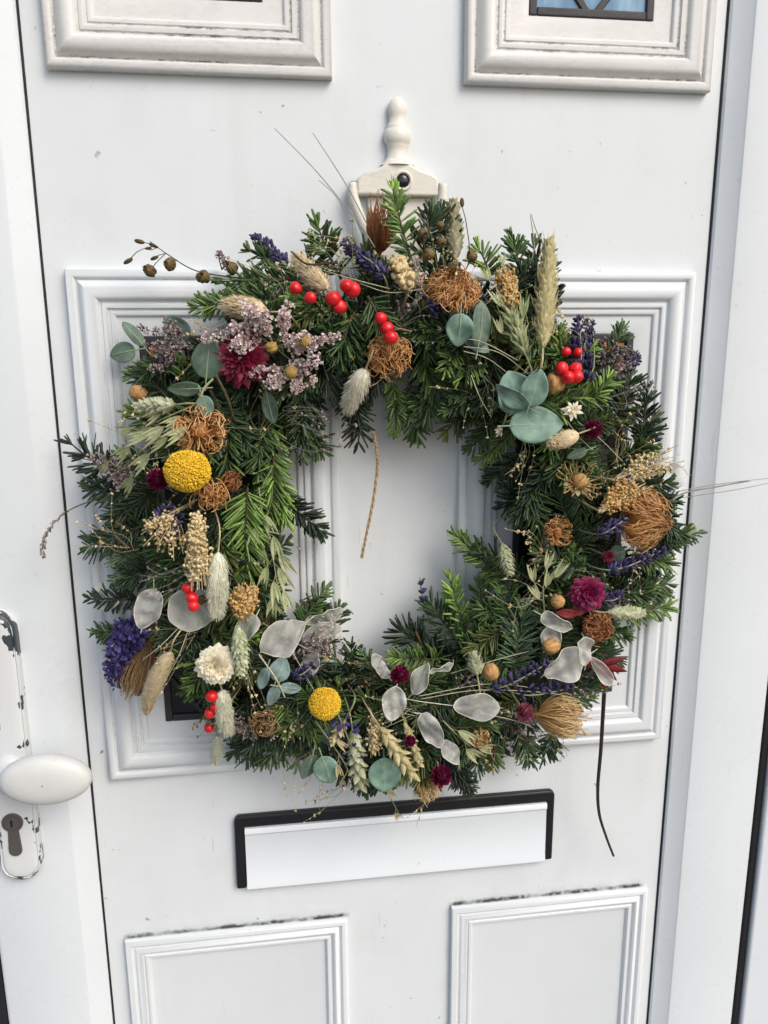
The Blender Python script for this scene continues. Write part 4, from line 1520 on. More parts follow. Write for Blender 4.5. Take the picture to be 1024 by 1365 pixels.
def berries(pts, label, r=9.5, e=.022):
    cs = [F(x, y, e + (z[0] if z else 0)) for x, y, *z in pts]
    c0 = np.mean(cs, 0)
    root = toward_ring(c0 + [0, .03, 0], .04)
    ms = MB()
    for c in cs:
        ms.tubes(catmull([c, (c + root) / 2 + rng.normal(0, .003, 3), root], 8), .0007, 5, .4)
    o = ms.build('berry_sprig', M['stem_dark'], wreath, root)
    lab(o, label)
    for c, p in zip(cs, pts):
        rr = (r if len(p) < 4 else p[3]) * MPP(.1) * rng.uniform(.82, 1.06)
        ax = nrm(FACE * .2 + rng.normal(0, 1, 3) + [.2, 0, -.8])
        lv = 1 + .045 * np.sin(SPH_H[0] @ rng.normal(0, 2.2, 3) + rng.uniform(0, 6)) - .10 * np.clip(SPH_H[0][:, 1] - .86, 0, 1) / .14
        b = (SPH_H[0] * lv[:, None] * [1, .95, 1], SPH_H[1], SPH_H[2])
        val = np.where(SPH_H[0][:, 1] > .985, 1.0, .0 + .35 * rng.random())
        mb = MB().inst(b, [c], frames(ax[None], [.3, .2, .9]), rr, val[None])
        mb.build('berry', M['berry'], o, c)


def pod(px, py, r, mat, name, parent, e=.014, ax=None, crown=True, d=None):
    d = (dsurf(px, py) + e) if d is None else d
    c = P(px, py, d)
    rr = r * MPP(d)
    ax = nrm(FACE + rng.normal(0, .7, 3)) if ax is None else nrm(np.array(ax, float))
    V, Q, T = sphere(20, 10)
    th = np.arctan2(V[:, 2], V[:, 0])
    rib = 1 - .06 * np.abs(np.cos(th * 5)) ** 6
    V = V * np.stack([rib, np.ones_like(rib), rib], 1)
    V = V * (1 + .10 * np.sin(V @ rng.normal(0, 3.0, 3) + rng.uniform(0, 6)) + .06 * np.sin(V @ rng.normal(0, 6.0, 3)))[:, None]
    val = np.clip(.6 - .5 * np.abs(np.cos(th * 5)) ** 6 + rng.normal(0, .1, len(V)), 0, 1)
    mb = MB().inst((V, Q, T), [c], frames(ax[None], [.2, .3, .9]), rr, val[None])
    if crown:
        k = 6
        u, v, w = basis(ax)
        a = np.arange(k) / k * 6.283
        rd = np.cos(a)[:, None] * u + np.sin(a)[:, None] * v
        mb.inst(BRACT, np.repeat((c + ax * rr * .8)[None], k, 0), frames(nrm(ax * .9 + rd * .7), rd), rr * .8, .15)
    o = mb.build(name, M[mat], parent, c)
    return o, c


def flaxlike(path, pods, label, r=.0006, mat='bark'):
    q = catmull([P(x, y, d) for x, y, d in path], 24)
    o = MB().tubes(q, np.linspace(r, r * .6, 24), 5, .3).build('seed_pod_sprig', M[mat], wreath, q[0])
    lab(o, label)
    for (x, y, d, rr, *k) in pods:
        c = P(x, y, d)
        j = np.argmin(np.linalg.norm(q - c, axis=1) + np.linspace(.006, 0, 24))
        j = max(0, j - 2)
        if k:        # narrow dark bud
            ax = nrm(c - q[j])
            MB().inst(SPH_M, [c], frames(ax[None], FACE), np.array([rr * .48, rr * 1.1, rr * .48]) * MPP(d), .05).build('bud', M['pod'], o, c)
        else:
            pod(x, y, rr, 'pod', 'seed_pod', o, d=d)
        MB().tubes(catmull([q[j], (q[j] + c) / 2 + rng.normal(0, .001, 3), c], 6), r * .7, 4, .3).build('stalk', M[mat], o, c)
    return o


# ---------------------------------------------------------------- placed flowers, grasses and leaves
ball_flower(250, 628, 29.5, 'large yellow ball flower on the left side of the wreath', e=.024, sq=(1.02, .92))
ball_flower(433, 938, 23, 'smaller yellow ball flower at the bottom of the wreath', e=.022)
globe(210, 640, 15, 'magenta', 'dark magenta globe flower left of the large yellow ball')
globe(533, 900, 14.5, 'magenta', 'magenta globe flower at the inner bottom edge')
globe(588, 1035, 16.5, 'magenta', 'magenta globe flower hanging lowest, above the letterbox', e=.02)
globe(547, 988, 9, 'magenta', 'small magenta globe flower among wheat at the bottom')
globe(700, 950, 15, 'pinkish', 'dusty pink globe flower beside the golden pincushion')
globe(790, 573, 14, 'magenta', 'dark magenta globe flower right of the large eucalyptus')
strawflower(322, 476, 36, 'crimson', 'crimson spiky strawflower under pink statice', e=.010, n=150, wide=False)
strawflower(785, 792, 27, 'magenta', 'magenta strawflower on the lower right of the wreath', n=100, e=.016)
strawflower(812, 742, 10, 'crimson', None, n=30, e=.006)
strawflower(287, 888, 28, 'cream_petal', 'cream white strawflower at the lower left', face=(-.1, -1, .05), n=150, e=.022, openness=.86)
strawflower(765, 547, 15, 'cream_petal', 'small cream star flower beside the red berries', n=22, e=.022, wide=False)
strawflower(666, 575, 10, 'cream_petal', 'small cream bud flower at the inner right edge', n=16, e=.018, wide=False, face=(-1, -.6, .1), openness=.5)

berries([(394, 384), (414, 397), (444, 398), (462, 381), (470, 386, -.004), (453, 409, -.004)], 'row of red berries at the upper left of the wreath', r=9.6)
berries([(508, 424, 0, 7.5), (516, 438), (521, 450, .004)], 'three red berries hanging above the curly copper flower', r=9.6)
berries([(749, 491), (767, 492), (757, 503, .004), (769, 502, .004), (755, 469, -.006, 8), (770, 470, -.008, 8)], 'tight bunch of red berries at the upper right', r=9.2)
berries([(250, 784, -.004), (256, 797), (258, 808, .003)], 'red berries in front of a honesty pod at the left', r=9, e=.030)
berries([(283, 928, -.002), (288, 942, -.004), (280, 951), (279, 970)], 'red berries hanging at the lower left over dark glass', r=9)

pincushion(508, 305, (.05, -1, .25), 66, 18, 'rust', 'upright rusty fibre flower at the top of the wreath', n=150, curl=.30, e=.012, thmax=80, hook=.7, thick=.00045)
pincushion(605, 384, (.1, -.8, .8), 40, 36, 'copper', 'wide copper pincushion flower at the top right', n=190, curl=.22)
pincushion(519, 474, (0, .5, .9), 44, 29, 'copper', 'curly copper pincushion flower below the top berries', n=180, curl=.42, hook=1.1, thick=.0004)
pincushion(267, 576, (.15, .25, .9), 46, 33, 'orange', 'orange pincushion flower with hooked threads above the large yellow ball', n=135, hook=.85, curl=.2, thick=.0005)
pincushion(281, 660, (.1, .15, 1), 36, 21, 'copper', 'small round coiled copper flower right of the large yellow ball', n=95, hook=1.15, curl=.4, thick=.00048)
pincushion(862, 692, (.55, -.1, .8), 66, 45, 'copper', 'large golden brown pincushion flower at the right edge', n=230, hook=1.05, curl=.14, e=.026, core='brown')
pincushion(745, 709, (.2, -.2, .9), 26, 21, 'copper', 'small orange fibre flower sunk in fir on the right', n=70, curl=.2, hook=.8, e=.006)
pincushion(746, 955, (.95, -.02, .30), 74, 29, 'golden', 'golden pincushion flower at the lower right', n=170, hook=.75, curl=.26, e=.026, core='golden', thmax=80)
pincushion(187, 888, (-.42, 1, .25), 84, 27, 'brown', 'dark brown tasselled flower hanging at the lower left', n=150, hook=.72, curl=.10, e=.02, thmax=60)
pincushion(570, 1052, (.3, .8, .5), 38, 18, 'golden', 'pale tan fibre flower hanging at the very bottom', n=110, curl=.3, hook=1.0, e=.016, core='golden', thick=.0004)
pincushion(797, 836, (.2, -.1, 1), 34, 23, 'rust', 'rust coloured fibre flower at the lower right', n=150, curl=.25, hook=.95, e=.016)
pincushion(641, 985, (.2, -.3, 1), 24, 15, 'golden', 'small tan fibre flower at the bottom right', n=70, curl=.2, e=.012)
pincushion(352, 965, (-.1, -.2, 1), 30, 19, 'brown', 'small brown coiled flower at the bottom left', n=80, curl=.45, hook=1.2, e=.014)
pincushion(310, 640, (.5, -.5, .6), 30, 14, 'rust', None, n=50, curl=.2, e=.006)
pincushion(775, 638, (0, -.6, .8), 34, 34, 'golden', 'open spiky straw fan among dark fir on the right', n=34, hook=.55, curl=.05, thick=.0006, e=.008, core='brown', smax=1.6, thmax=88)

fuzzy(436, 385, 396, 344, 24, 'tan_fur', 'tan bunny tail grass above the top red berries', e=.014)
fuzzy(356, 416, 302, 408, 28, 'tan_fur', 'tan bunny tail grass lying level above the pink statice', e=.014)
fuzzy(487, 492, 464, 545, 28, 'cream_fur', 'cream bunny tail grass hanging left of the curly copper flower', e=.020)
fuzzy(291, 735, 289, 818, 27, 'green_fur', 'long pale bunny tail grass hanging on the left side', e=.026, n=1900)
fuzzy(228, 868, 196, 948, 29, 'tan_fur', 'flat tan grass head hanging at the lower left', e=.026, n=1900, hl=.005)
fuzzy(296, 920, 304, 975, 24, 'green_fur', 'greenish bunny tail grass beside the lower left berries', e=.016)
fuzzy(772, 578, 733, 592, 26, 'tan_fur', 'short tan grass head under the large eucalyptus leaf', e=.020, hl=.004)
fuzzy(290, 980, 285, 1015, 15, 'green_fur', 'thin grass tuft at the bottom left', e=.010, n=400)

scaly(232, 540, 184, 542, 27, 'pale_scale', 'pale green scaly grass head at the left above the oats', e=.018)
scaly(318, 836, 322, 898, 28, 'pale_scale', 'pale green scaly grass head beside the cream strawflower', e=.020)
scaly(670, 726, 680, 765, 26, 'pale_scale', 'pale scaly grass head at the inner right edge', e=.014, n=90)
scaly(636, 898, 632, 872, 27, 'pale_scale', 'small pale scaly grass head at the lower inner edge', e=.02, n=70)
scaly(812, 816, 858, 818, 24, 'pale_scale', 'grey green scaly grass head below the magenta strawflower', e=.012)
scaly(607, 345, 603, 268, 30, 'dusky', 'upright green grass head at the top beside the knocker', e=.012, n=150)
scaly(724, 462, 733, 318, 33, 'wheat', 'tall upright wheat ear at the top right', e=.030, n=190, sl=.0085, awn=.010, name='wheat_ear', stemmat='stem_straw', tip=.6)
scaly(508, 972, 553, 1036, 22, 'wheat', 'braided wheat ear at the bottom centre', e=.016, n=36, sl=.0125, sw=.75, name='wheat_ear', stemmat='stem_straw', spread=.6)
scaly(470, 975, 482, 1050, 20, 'pale_scale', 'green seed head hanging left of the bottom eucalyptus', e=.010, n=40, sl=.011, spread=.7)
scaly(540, 965, 560, 1020, 14, 'wheat', 'thin straw ear behind the braided wheat', e=.008, n=40)
scaly(700, 470, 672, 395, 26, 'oat', 'green bristly grass head behind the wheat', e=.012, n=60, sl=.013, sw=.45, spread=.55, awn=.008)
scaly(460, 960, 443, 990, 16, 'wheat', 'small tan grass tuft below the yellow ball', e=.010, n=36)

oats([(282, 545, .010), (235, 570, .016), (190, 600, .014), (152, 636, .010)], 8, 'oat', 'green oat spray sweeping down at the left', L=.026)
oats([(260, 540, .010), (225, 555, .014), (170, 580, .012)], 4, 'oat', 'short oat spray above the left oat spray', L=.022)
oats([(345, 650, .012), (352, 700, .018), (365, 750, .016), (372, 800, .010)], 10, 'oat', 'pale oat spray hanging at the inner left edge', L=.024, spread=.007)
oats([(690, 470, .006), (680, 420, .012), (662, 350, .012)], 6, 'oat', 'green oat spray left of the tall wheat ear', L=.020)
oats([(726, 815, .008), (724, 785, .014), (730, 765, .014)], 5, 'husk', 'pale green husk cluster at the lower right', L=.022, spread=.010)
oats([(420, 960, .006), (455, 1010, .010), (470, 1040, .008)], 5, 'wheat', 'straw spikelets hanging at the bottom', L=.018)
oats([(508, 1040, .008), (520, 1062, .010), (532, 1085, .006)], 2, 'wheat', 'straw tip hanging over the letterbox', L=.018, spread=.003)
oats([(590, 960, .012), (615, 985, .014), (640, 1005, .010)], 3, 'husk', 'long pale green pods beside the honesty at the bottom', L=.028, spread=.004)

lavender(372, 345, 336, 312, 'dark lavender sprig pointing up left at the top left', whorls=6, bud=.0042, w=.0052, e=.006)
lavender(380, 350, 350, 340, 'short dark lavender tuft under the top left lavender sprig', whorls=4, bud=.0042, w=.006, e=.006)
lavender(512, 368, 455, 322, 'lavender sprig lying at the top left of centre', whorls=8, bud=.0044, w=.0055, e=.012)
lavender(205, 712, 228, 668, 'lavender sprig under the large yellow ball', whorls=6, bud=.0044, w=.0055, e=.018)
lavender(222, 716, 240, 680, 'second lavender sprig under the large yellow ball', whorls=5, bud=.0044, w=.0055, e=.018)
lavender(170, 830, 152, 912, 'violet flower spike hanging at the left edge', mat='larkspur', whorls=12, bud=.0050, w=.0082, e=.022, fl=14, name='larkspur')
lavender(185, 828, 168, 880, 'violet flower spike behind the brown tassel', mat='larkspur', whorls=8, bud=.0055, w=.0085, e=.016, fl=12, name='larkspur')
lavender(770, 500, 772, 418, 'upright lavender sprig above the red berries at right', whorls=8, bud=.0044, w=.0050, e=.016)
lavender(786, 505, 790, 425, 'lavender sprig right of the upright one', whorls=7, bud=.0040, w=.0045, e=.014)
lavender(835, 490, 852, 475, 'lavender tip at the upper right corner glass', whorls=3, bud=.0045, w=.004, e=.010)
lavender(815, 760, 895, 728, 'lavender sprig pointing right under the golden pincushion', whorls=8, bud=.0044, w=.0052, e=.020)
lavender(800, 712, 836, 690, 'lavender buds left of the golden pincushion', whorls=5, bud=.0042, w=.0055, e=.034)
lavender(805, 800, 832, 792, 'lavender buds right of the magenta strawflower', whorls=4, bud=.0045, w=.005, e=.016)
lavender(660, 918, 738, 880, 'lavender sprig at the lower right', whorls=9, bud=.0042, w=.0048, e=.016)
lavender(690, 925, 770, 916, 'lavender sprig above the golden pincushion', whorls=7, bud=.0040, w=.0045, e=.012)
lavender(570, 408, 600, 408, 'lavender buds under the wide copper flower', whorls=4, bud=.0044, w=.0060, e=.008)
lavender(452, 955, 478, 1018, 'mauve blue flower spike below the yellow ball', mat='larkspur', whorls=4, bud=.006, w=.006, e=.012, fl=6, name='larkspur')
lavender(395, 900, 420, 885, 'lavender buds behind the lower yellow ball', whorls=4, bud=.004, w=.005, e=.010)
lavender(826, 655, 838, 632, 'lavender tuft among fir at the right', whorls=4, bud=.0044, w=.005, e=.014)
lavender(565, 800, 560, 770, 'single thin lavender tip in the hole of the wreath', whorls=3, bud=.0035, w=.0026, e=.004)

statice(366, 462, 40, 'statice', 'large cluster of pink statice at the upper left', aim=(.1, -.5), n=13, fl=27, e=.020, ang=2.5, base_off=.0)
statice(322, 448, 17, 'statice', 'pink statice sprays lying over the crimson strawflower', aim=(-.3, .5), n=7, fl=18, e=.030, size=.004, ang=2.2, base_off=.0)
statice(375, 492, 26, 'statice', 'pink statice cluster below the large one', aim=(.2, .8), n=7, fl=21, e=.018, ang=1.4, base_off=.1)
statice(230, 468, 34, 'statice_grey', 'mauve statice at the upper left edge', aim=(-.8, -.5), n=9, fl=27, e=.010, size=.0036, ang=1.1)
statice(160, 632, 26, 'statice_grey', 'faded mauve statice at the left edge', aim=(-.8, .3), n=6, fl=24, e=.010, size=.0036, ang=1.0)
statice(815, 480, 32, 'statice_grey', 'greyish statice at the upper right', aim=(.7, -.4), n=9, fl=24, e=.010, size=.0036, ang=1.2)
statice(400, 870, 30, 'statice_grey', 'faded statice above the lower yellow ball', aim=(.1, -.8), n=7, fl=21, e=.008, size=.0036, ang=1.2)
statice(330, 975, 24, 'statice_grey', 'faded statice at the bottom left', aim=(-.4, .8), n=6, fl=18, e=.010, size=.0034, ang=1.0)
statice(545, 360, 20, 'statice', 'small pale dried florets at the top centre', aim=(.1, -.5), n=5, fl=15, e=.014, size=.0038, ang=1.6)
statice(715, 962, 18, 'statice', 'pale pink statice beside the golden pincushion', aim=(-.2, .7), n=5, fl=15, e=.012, size=.0036)
statice(300, 350, 14, 'statice_grey', 'small dry florets at the top left edge', aim=(.6, -.8), n=3, fl=12, e=.006, size=.003)

broom(262, 690, 264, 786, 36, 'broom', 'cream seed spray hanging on the left side', n=46, balls=14, e=.026, start=.1)
broom(236, 680, 196, 722, 44, 'broom', 'cream seed spray fanning left under the lavender', n=22, balls=9, e=.020)
broom(230, 684, 232, 742, 44, 'broom', 'thin cream seed spray between the larger sprays', n=12, balls=5, e=.018, start=.6)
broom(322, 825, 326, 776, 46, 'broom_gold', 'tan seed spray below the bright green fir fan', n=40, balls=12, e=.018)
broom(800, 682, 858, 640, 36, 'broom_gold', 'golden seed spray above the large golden pincushion', n=36, balls=10, e=.024)
broom(820, 640, 900, 608, 44, 'broom', 'cream seed spray arching out at the right edge', n=22, balls=8, e=.016)
broom(682, 410, 668, 350, 22, 'broom_gold', 'orange seed spray at the top right', n=22, balls=12, e=.016, start=.2)
broom(545, 385, 528, 340, 26, 'broom', 'beige dried florets at the top centre', n=12, balls=6, e=.014, size=.0024)
broom(497, 960, 500, 1010, 16, 'broom', 'short cream spray at the bottom', n=16, balls=8, e=.012)

# eucalyptus
leaf(163, 470, 34, 26, 190, 'euc_dark', 'round dark eucalyptus leaf sticking out at the left', e=.004, name='eucalyptus_leaf')
leaf(178, 444, 38, 18, 125, 'euc_dark', 'narrow dark eucalyptus leaf above the round one at left', e=.004, roll=35)
leaf(277, 478, 54, 40, 82, 'euc_dark', 'large grey green eucalyptus leaf at the upper left', e=.022, tilt=10)
leaf(246, 519, 44, 20, 183, 'euc_dark', 'flat eucalyptus leaf pointing left', e=.022, roll=-30)
leaf(274, 542, 30, 22, 285, 'euc', 'small torn eucalyptus leaf above the orange pincushion', e=.026)
leaf(235, 440, 40, 34, 120, 'euc_dark', 'dark eucalyptus leaf behind the mauve statice', e=.002)
leaf(613, 440, 44, 36, 268, 'euc', 'round eucalyptus leaf under the wide copper flower', e=.030)
leaf(643, 432, 62, 32, 80, 'euc_dark', 'upright eucalyptus leaf beside the round one at top right', e=.022, roll=25)
leaf(610, 408, 36, 18, 70, 'euc', 'narrow eucalyptus leaf behind the round one at top right', e=.020, roll=-30)
leaf(636, 458, 44, 20, 330, 'euc_blue', 'small bluish eucalyptus leaf under the round one at top right', e=.014)
leaf(688, 524, 62, 56, 110, 'euc', 'large eucalyptus leaf at the back of the right rosette', e=.022, tilt=8)
leaf(683, 530, 56, 26, 150, 'euc', 'folded eucalyptus leaf at the left of the right rosette', e=.030, roll=-40, cup=1.5)
leaf(713, 518, 54, 38, 78, 'euc', 'upright eucalyptus leaf at the centre of the right rosette', e=.034, tilt=18)
leaf(716, 566, 78, 50, 2, 'euc', 'wide eucalyptus leaf at the bottom of the right rosette', e=.026, tilt=6)
leaf(436, 1029, 54, 38, 285, 'euc', 'oval eucalyptus leaf hanging at the bottom', e=.030)
leaf(412, 1024, 46, 27, 255, 'euc_dark', 'narrow eucalyptus leaf beside the oval one at the bottom', e=.026, roll=-30)
leaf(513, 1034, 60, 48, 272, 'euc', 'large round eucalyptus leaf at the bottom centre', e=.024)
leaf(541, 1022, 40, 20, 290, 'euc_dark', 'dark eucalyptus leaf behind the bottom round one', e=.010)
leaf(440, 985, 40, 20, 285, 'euc_dark', 'dark eucalyptus leaf under the lower yellow ball', e=.010)
leaf(373, 893, 36, 30, 70, 'euc_blue', 'small blue eucalyptus leaf below the honesty pods', e=.018)
leaf(351, 905, 34, 18, 250, 'euc_blue', 'narrow blue eucalyptus leaf left of the small blue sprig', e=.018, roll=20)
leaf(364, 928, 36, 17, 245, 'euc_blue', 'lowest narrow leaf of the small blue sprig', e=.022)
leaf(388, 918, 32, 17, 345, 'euc_blue', 'right hand narrow leaf of the small blue sprig', e=.022)
leaf(822, 738, 28, 24, 200, 'euc_dark', 'small round brownish leaf at the right', e=.010)
leaf(922, 704, 16, 15, 80, 'pale_scale', 'tiny round leaf at the right tip', e=.014, vein=False)
leaf(545, 357, 50, 26, 130, 'husk', 'pale papery leaf at the top centre', e=.016, roll=30)
leaf(360, 545, 44, 20, 280, 'euc_dark', 'dark leaf under the pink statice', e=.010)
leaf(770, 330 + 275, 30, 14, 200, 'euc_dark', 'dark narrow leaf at the right', e=.010)
stem([F(284, 505, .024), F(272, 518, .026), F(268, 530, .026)], .0010, 'stem_green', wreath, 'eucalyptus_stalk')
stem([F(288, 500, .022), F(303, 530, .018), F(312, 560, .006)], .0012, 'bark', wreath, 'eucalyptus_stalk')
stem([F(345, 872, .016), F(368, 905, .022), F(380, 930, .020)], .0008, 'stem_pale', wreath, 'eucalyptus_stalk')

# honesty pods
honesty(152, 790, 56, 44, 225, 'honesty pod sticking out at the left edge', e=.006, roll=20)
honesty(197, 812, 58, 36, 250, 'honesty pod hanging left of the round one', e=.022, roll=-15, stempx=[(205, 770, .01)])
honesty(255, 812, 62, 64, 265, 'round honesty pod behind the left red berries', e=.018, stempx=[(250, 770, .01)])
honesty(378, 848, 74, 48, 210, 'broad honesty pod at the lower left of the hole', e=.022, roll=-12)
honesty(432, 822, 58, 26, 20, 'upper honesty pod reaching into the hole', e=.010, roll=30, cup=.9)
honesty(430, 845, 60, 30, 12, 'lower honesty pod reaching into the hole', e=.008, roll=-20, cup=.6)
honesty(525, 937, 52, 34, 262, 'honesty pod at the bottom centre pointing down', e=.028, stempx=[(530, 912, .02)])
honesty(506, 888, 46, 22, 125, 'narrow honesty pod at the inner bottom edge', e=.014, roll=35)
honesty(562, 905, 52, 26, 60, 'curled honesty pod right of the inner magenta globe', e=.018, roll=-35, cup=1.2)
honesty(588, 890, 36, 16, 20, 'twisted honesty pod end beside the curled one', e=.018, roll=40, cup=1.2)
honesty(575, 972, 60, 34, 300, 'honesty pod hanging at the bottom right of centre', e=.026, roll=15, stempx=[(552, 950, .02)])
honesty(600, 1002, 46, 24, 300, 'lower honesty pod hanging above the magenta globe', e=.018, roll=-25)
honesty(634, 941, 70, 42, 355, 'honesty pod on long stems at the lower right', e=.028, stempx=[(560, 935, .02), (535, 930, .01)])
honesty(742, 828, 52, 28, 335, 'curled honesty pod at the lower right', e=.028, roll=30, cup=1.0)
honesty(755, 885, 76, 48, 200, 'broad honesty pod at the lower right', e=.026, roll=-10)
honesty(778, 868, 48, 32, 100, 'upright honesty pod over the broad one', e=.034, roll=25)
honesty(735, 850, 40, 30, 70, 'small honesty pod above the broad one', e=.022, roll=-20)
honesty(802, 892, 56, 22, 310, 'pointed honesty pod over the dark red leaf', e=.030, roll=30)
honesty(880, 636, 74, 44, 5, 'honesty pod at the right edge of the wreath', e=.014, tilt=10)
honesty(330, 838, 44, 36, 235, 'honesty pod behind the pale scaly grass', e=.010, roll=30)
honesty(415, 880, 40, 30, 280, 'honesty pod behind the lower yellow ball', e=.006, roll=20)

# seed pods
flaxlike([(330, 372, .05), (265, 362, .05), (228, 342, .048), (200, 322, .046)], [(309, 357, .05, 8.5), (271, 369, .055, 8.5), (226, 352, .05, 8), (200, 361, .048, 8), (171, 348, .045, 6, 1), (186, 322, .045, 6, 1), (204, 327, .046, 5, 1), (206, 344, .047, 5, 1), (198, 331, .046, 4, 1)],
         'brown seed pod sprig sticking out at the top left')
flaxlike([(600, 385, .08), (625, 350, .08), (622, 300, .075), (614, 268, .07)], [(629, 342, .085, 7), (616, 270, .07, 6, 1), (605, 357, .09, 9)], 'seed pod sprig beside the knocker')
flaxlike([(560, 400, .07), (568, 350, .085), (562, 305, .085)], [(563, 310, .09, 6.5), (588, 323, .088, 7), (571, 339, .094, 8), (587, 300, .082, 5)], 'orange brown seed pods in front of the top fir tip')
for (x, y, r) in ((362, 463, 8), (408, 456, 8), (388, 497, 8.5)):
    o, c = pod(x, y, r, 'pod_gold', 'seed_pod', wreath, e=.034, crown=False)
    lab(o, 'golden seed ball in the pink statice')
    stem([c, behind(c, .004, -.004, .03)], .0006, 'stem_straw', o)
for (x, y, r, mt, e, l) in ((740, 511, 14, 'pod_tan', .022, 'ribbed orange poppy pod beside the red berries'), (743, 802, 11, 'pod_tan', .024, 'orange brown seed ball beside the magenta strawflower'), (655, 896, 13, 'pod_tan', .018, 'tan seed ball at the lower inner edge'), (735, 860, 14, 'pod_tan', .020, 'tan seed ball behind the honesty at lower right'), (185, 524, 11, 'pod_tan', .008, 'tan seed ball at the left edge'), (270, 800, 7, 'pod', .020, 'small dark seed ball near the left berries')):
    o, c = pod(x, y, r, mt, 'seed_pod', wreath, e=e, crown=False)
    lab(o, l)
    stem([c, behind(c, .004, -.004, .03)], .0008, 'stem_straw', o)


# loose stems, twine and wires
def loose(pts, r, mat, name, label, r1=None, n=30):
    q = catmull([P(*p) for p in pts], n)
    o = MB().tubes(q, np.linspace(r, r if r1 is None else r1, n), 6, .5, cap=True).build(name, M[mat], wreath, q[0])
    return lab(o, label)


loose([(500, 330, .07), (480, 300, .07), (432, 240, .068), (400, 205, .065), (366, 171, .062)], .00055, 'stem_grey', 'grass_stem', 'long thin grass stem pointing up left beside the knocker', .0003)
loose([(490, 300, .06), (465, 252, .06), (440, 212, .058), (417, 177, .055)], .00055, 'stem_grey', 'grass_stem', 'shorter thin grass stem next to the knocker', .0003)
loose([(470, 300, .06), (448, 262, .06), (425, 240, .058)], .0004, 'stem_grey', 'grass_stem', 'third thin grass stem next to the knocker', .0003)
loose([(850, 668, .07), (905, 655, .07), (960, 645, .066), (1030, 637, .06)], .0005, 'stem_grey', 'grass_stem', 'long thin grass stem reaching past the right edge', .0003)
loose([(850, 672, .065), (920, 662, .062), (985, 652, .06), (1030, 643, .058)], .0004, 'stem_grey', 'grass_stem', 'lower thin grass stem reaching past the right edge', .0003)
loose([(868, 690, .07), (905, 660, .068), (960, 648, .065), (999, 641, .062)], .0008, 'stem_grey', 'grass_stem', 'bent thin twig at the right edge', .0007)
loose([(728, 330, .06), (716, 310, .06), (708, 285, .058)], .0006, 'stem_green', 'grass_stem', 'thin blade beside the tall wheat ear', .0003)
loose([(704, 360, .06), (712, 330, .06), (707, 286, .056)], .0008, 'stem_green', 'grass_stem', 'green blade left of the tall wheat ear', .0003)
for k, p in enumerate([[(618, 462, .105), (665, 470, .108), (706, 500, .10)], [(618, 468, .103), (650, 478, .104), (680, 500, .10)], [(628, 500, .10), (640, 530, .105), (655, 556, .10)], [(690, 480, .10), (640, 455, .108), (600, 452, .10)],
                       [(560, 932, .10), (640, 920, .105), (740, 925, .10), (785, 940, .09)], [(558, 928, .10), (650, 912, .102), (720, 918, .10)], [(600, 898, .09), (660, 880, .10), (705, 868, .09)], [(790, 600, .10), (770, 580, .105), (755, 560, .10)], [(830, 615, .09), (800, 585, .10), (770, 562, .10)],
                       [(640, 950, .10), (700, 965, .10), (730, 985, .08)], [(440, 880, .08), (400, 860, .095), (350, 830, .09)], [(385, 860, .10), (410, 905, .10), (425, 930, .10)], [(255, 828, .10), (240, 870, .105), (222, 905, .10)], [(240, 835, .10), (215, 860, .105), (190, 880, .10)], [(520, 385, .09), (470, 372, .10), (430, 360, .09)], [(565, 385, .09), (520, 390, .10), (480, 378, .095)]]):
    loose(p, .00048, 'stem_pale', 'straw_stem', None, .0003)
# dark twigs at the top left inside the wreath
loose([(450, 350, .08), (410, 352, .09), (388, 335, .085)], .0011, 'stem_dark', 'dark_twig', 'dark twig above the top red berries', .0006)
loose([(475, 402, .085), (430, 395, .095), (395, 378, .09)], .0011, 'stem_dark', 'dark_twig', None, .0007)
# fine dried wisps between the larger pieces
for k in range(64):
    th = 2 * math.pi * (k + rng.uniform(-.5, .5)) / 64
    rb = RM + rng.uniform(-75, 95)
    x, y = CX + rb * math.cos(th), CY - rb * math.sin(th)
    dr = th + rng.normal(0, 1.1) + (0 if rb > RM - 30 else math.pi)
    mt, sm_ = [('stem_straw', 'broom'), ('stem_green', 'oat'), ('stem_grey', 'statice_grey'), ('bark', 'pod'), ('stem_pale', 'broom')][rng.integers(0, 5)]
    a0 = P(x, y, dsurf(x, y) - .004)
    ms, mb = MB(), MB()
    for j in range(rng.integers(4, 9)):
        an = dr + rng.normal(0, .35)
        ln = rng.uniform(38, 88) * MPP(.08)
        tipv = np.array([math.cos(an), -rng.uniform(.05, .5), math.sin(an)]) * ln
        q = catmull([a0 + rng.normal(0, .003, 3), a0 + tipv * .5 + rng.normal(0, .006, 3), a0 + tipv + rng.normal(0, .006, 3) + [0, 0, -.004]], 9)
        ms.tubes(q, np.linspace(.00034, .00018, 9), 3, rng.random())
        nb = rng.integers(3, 9)
        ii = rng.integers(5, 9, nb)
        z = rng.uniform(.0005, .0011, nb)
        mb.inst(SPH_LO, q[ii] + rng.normal(0, .0006, (nb, 3)), frames(rng.normal(0, 1, (nb, 3)), rng.normal(0, 1, (nb, 3))), np.stack([z, z * 1.8, z], 1), rng.random(nb))
    o = ms.build('dried_wisp', M[mt], wreath, a0)
    f = mb.build('seeds', M[sm_], o, a0)
    f['kind'] = 'stuff'
# hanging dark stem at the right
loose([(806, 915, .06), (804, 950, .052), (801, 1000, .045), (797, 1050, .04), (799, 1085, .038), (808, 1115, .036), (818, 1141, .035)], .0022, 'stem_dark', 'hanging_stem', 'dark stem hanging down from the lower right of the wreath', .0013, n=60)
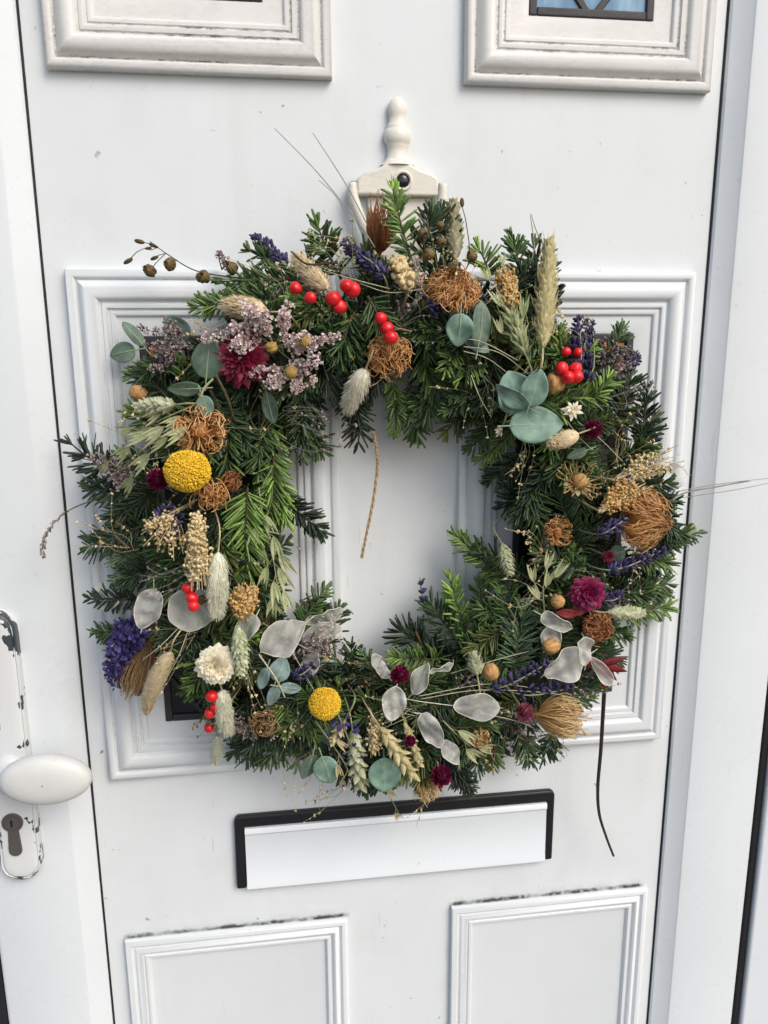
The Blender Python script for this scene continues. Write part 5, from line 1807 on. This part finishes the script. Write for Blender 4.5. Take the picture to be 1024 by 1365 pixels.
# twine: two twisted plies
q = catmull([P(*p) for p in ((498, 575, .045), (502, 600, .045), (503, 625, .042), (497, 670, .040), (489, 710, .038), (482, 744, .036))], 120)
mb = MB()
ph = np.linspace(0, 70, 120)
for k in range(2):
    off = np.stack([np.cos(ph + k * math.pi), np.sin(ph + k * math.pi), np.zeros(120)], 1) * .0007
    mb.tubes(q + off, .00085, 6, .4 + .2 * k, cap=True)
kf = 260
i = rng.integers(2, 118, kf)
dv = nrm(rng.normal(0, 1, (kf, 3)))
mb.tubes(np.stack([q[i], q[i] + dv * .0014, q[i] + dv * .0022 + [0, 0, -.0012]], 1), .00009, 3, .8)
lab(mb.build('twine', M['twine'], wreath, q[0]), 'jute twine end hanging in the hole of the wreath')
# fraying tip
# drooping catkin on the left
q = catmull([P(*p) for p in ((150, 660, .05), (110, 672, .05), (85, 685, .05), (66, 705, .05), (57, 728, .05), (59, 744, .05))], 40)
o = MB().tubes(q, np.linspace(.0006, .0004, 40), 5, .3).build('grass_catkin', M['bark'], wreath, q[0])
lab(o, 'thin drooping pinkish catkin sticking out at the left')
mb = MB()
k = 46
i = np.linspace(10, 39, k).astype(int)
T = nrm(np.gradient(q, axis=0))[i]
rd = nrm(np.cross(T, FACE) * rng.choice([-1, 1], k)[:, None] * .6 + rng.normal(0, .4, (k, 3)))
s = np.interp(np.linspace(0, 1, k), [0, .4, 1], [.3, .8, 1.1])
mb.inst(SPH_LO, q[i] + rd * (.0016 * s)[:, None], frames(nrm(T + rd * .6), rd), np.stack([.0011 * s, .0024 * s, .0011 * s], 1), np.clip(rng.normal(.5, .3, k), 0, 1))
f = mb.build('florets', M['statice_grey'], o, q[0])
f['kind'] = 'stuff'

# dark red leaf, lower right
c = F(800, 885, .012)
o = None
for k, (an, ln) in enumerate(((-18, 44), (12, 40), (-45, 38), (-78, 42), (150, 26), (175, 30))):
    A = RAD(an)
    D = nrm(np.array([math.cos(A), -.15, math.sin(A)]))
    g = leafgrid(10, 5, o_point(.13, .4), cup=-1.5, bend=-.15)
    l = ln * MPP(.06)
    mb = MB().inst(g, [c], frames(D[None], FACE), np.array([l, l, l]), (.3 + .5 * g[0][:, 1] * rng.random())[None])
    if o is None:
        o = mb.build('red_leaf', M['red_leaf'], wreath, c, solid=.0005)
        lab(o, 'dark red pointed leaf above the hanging stem')
    else:
        mb.build('leaf_lobe', M['red_leaf'], o, c, solid=.0005)
for (x, y, a, l) in ((755, 818, 170, 34), (770, 815, 190, 30)):
    lab(leaf(x, y, l, 14, a, 'red_leaf', None, e=.022, pointed=True, name='red_bract', vein=False), 'dark red bract under the magenta strawflower')

# ------------------------------------------------------------------ render settings
scene.render.engine = 'CYCLES'
scene.cycles.transparent_max_bounces = 16
scene.cycles.max_bounces = 8
scene.render.resolution_x = 768
scene.render.resolution_y = 1024
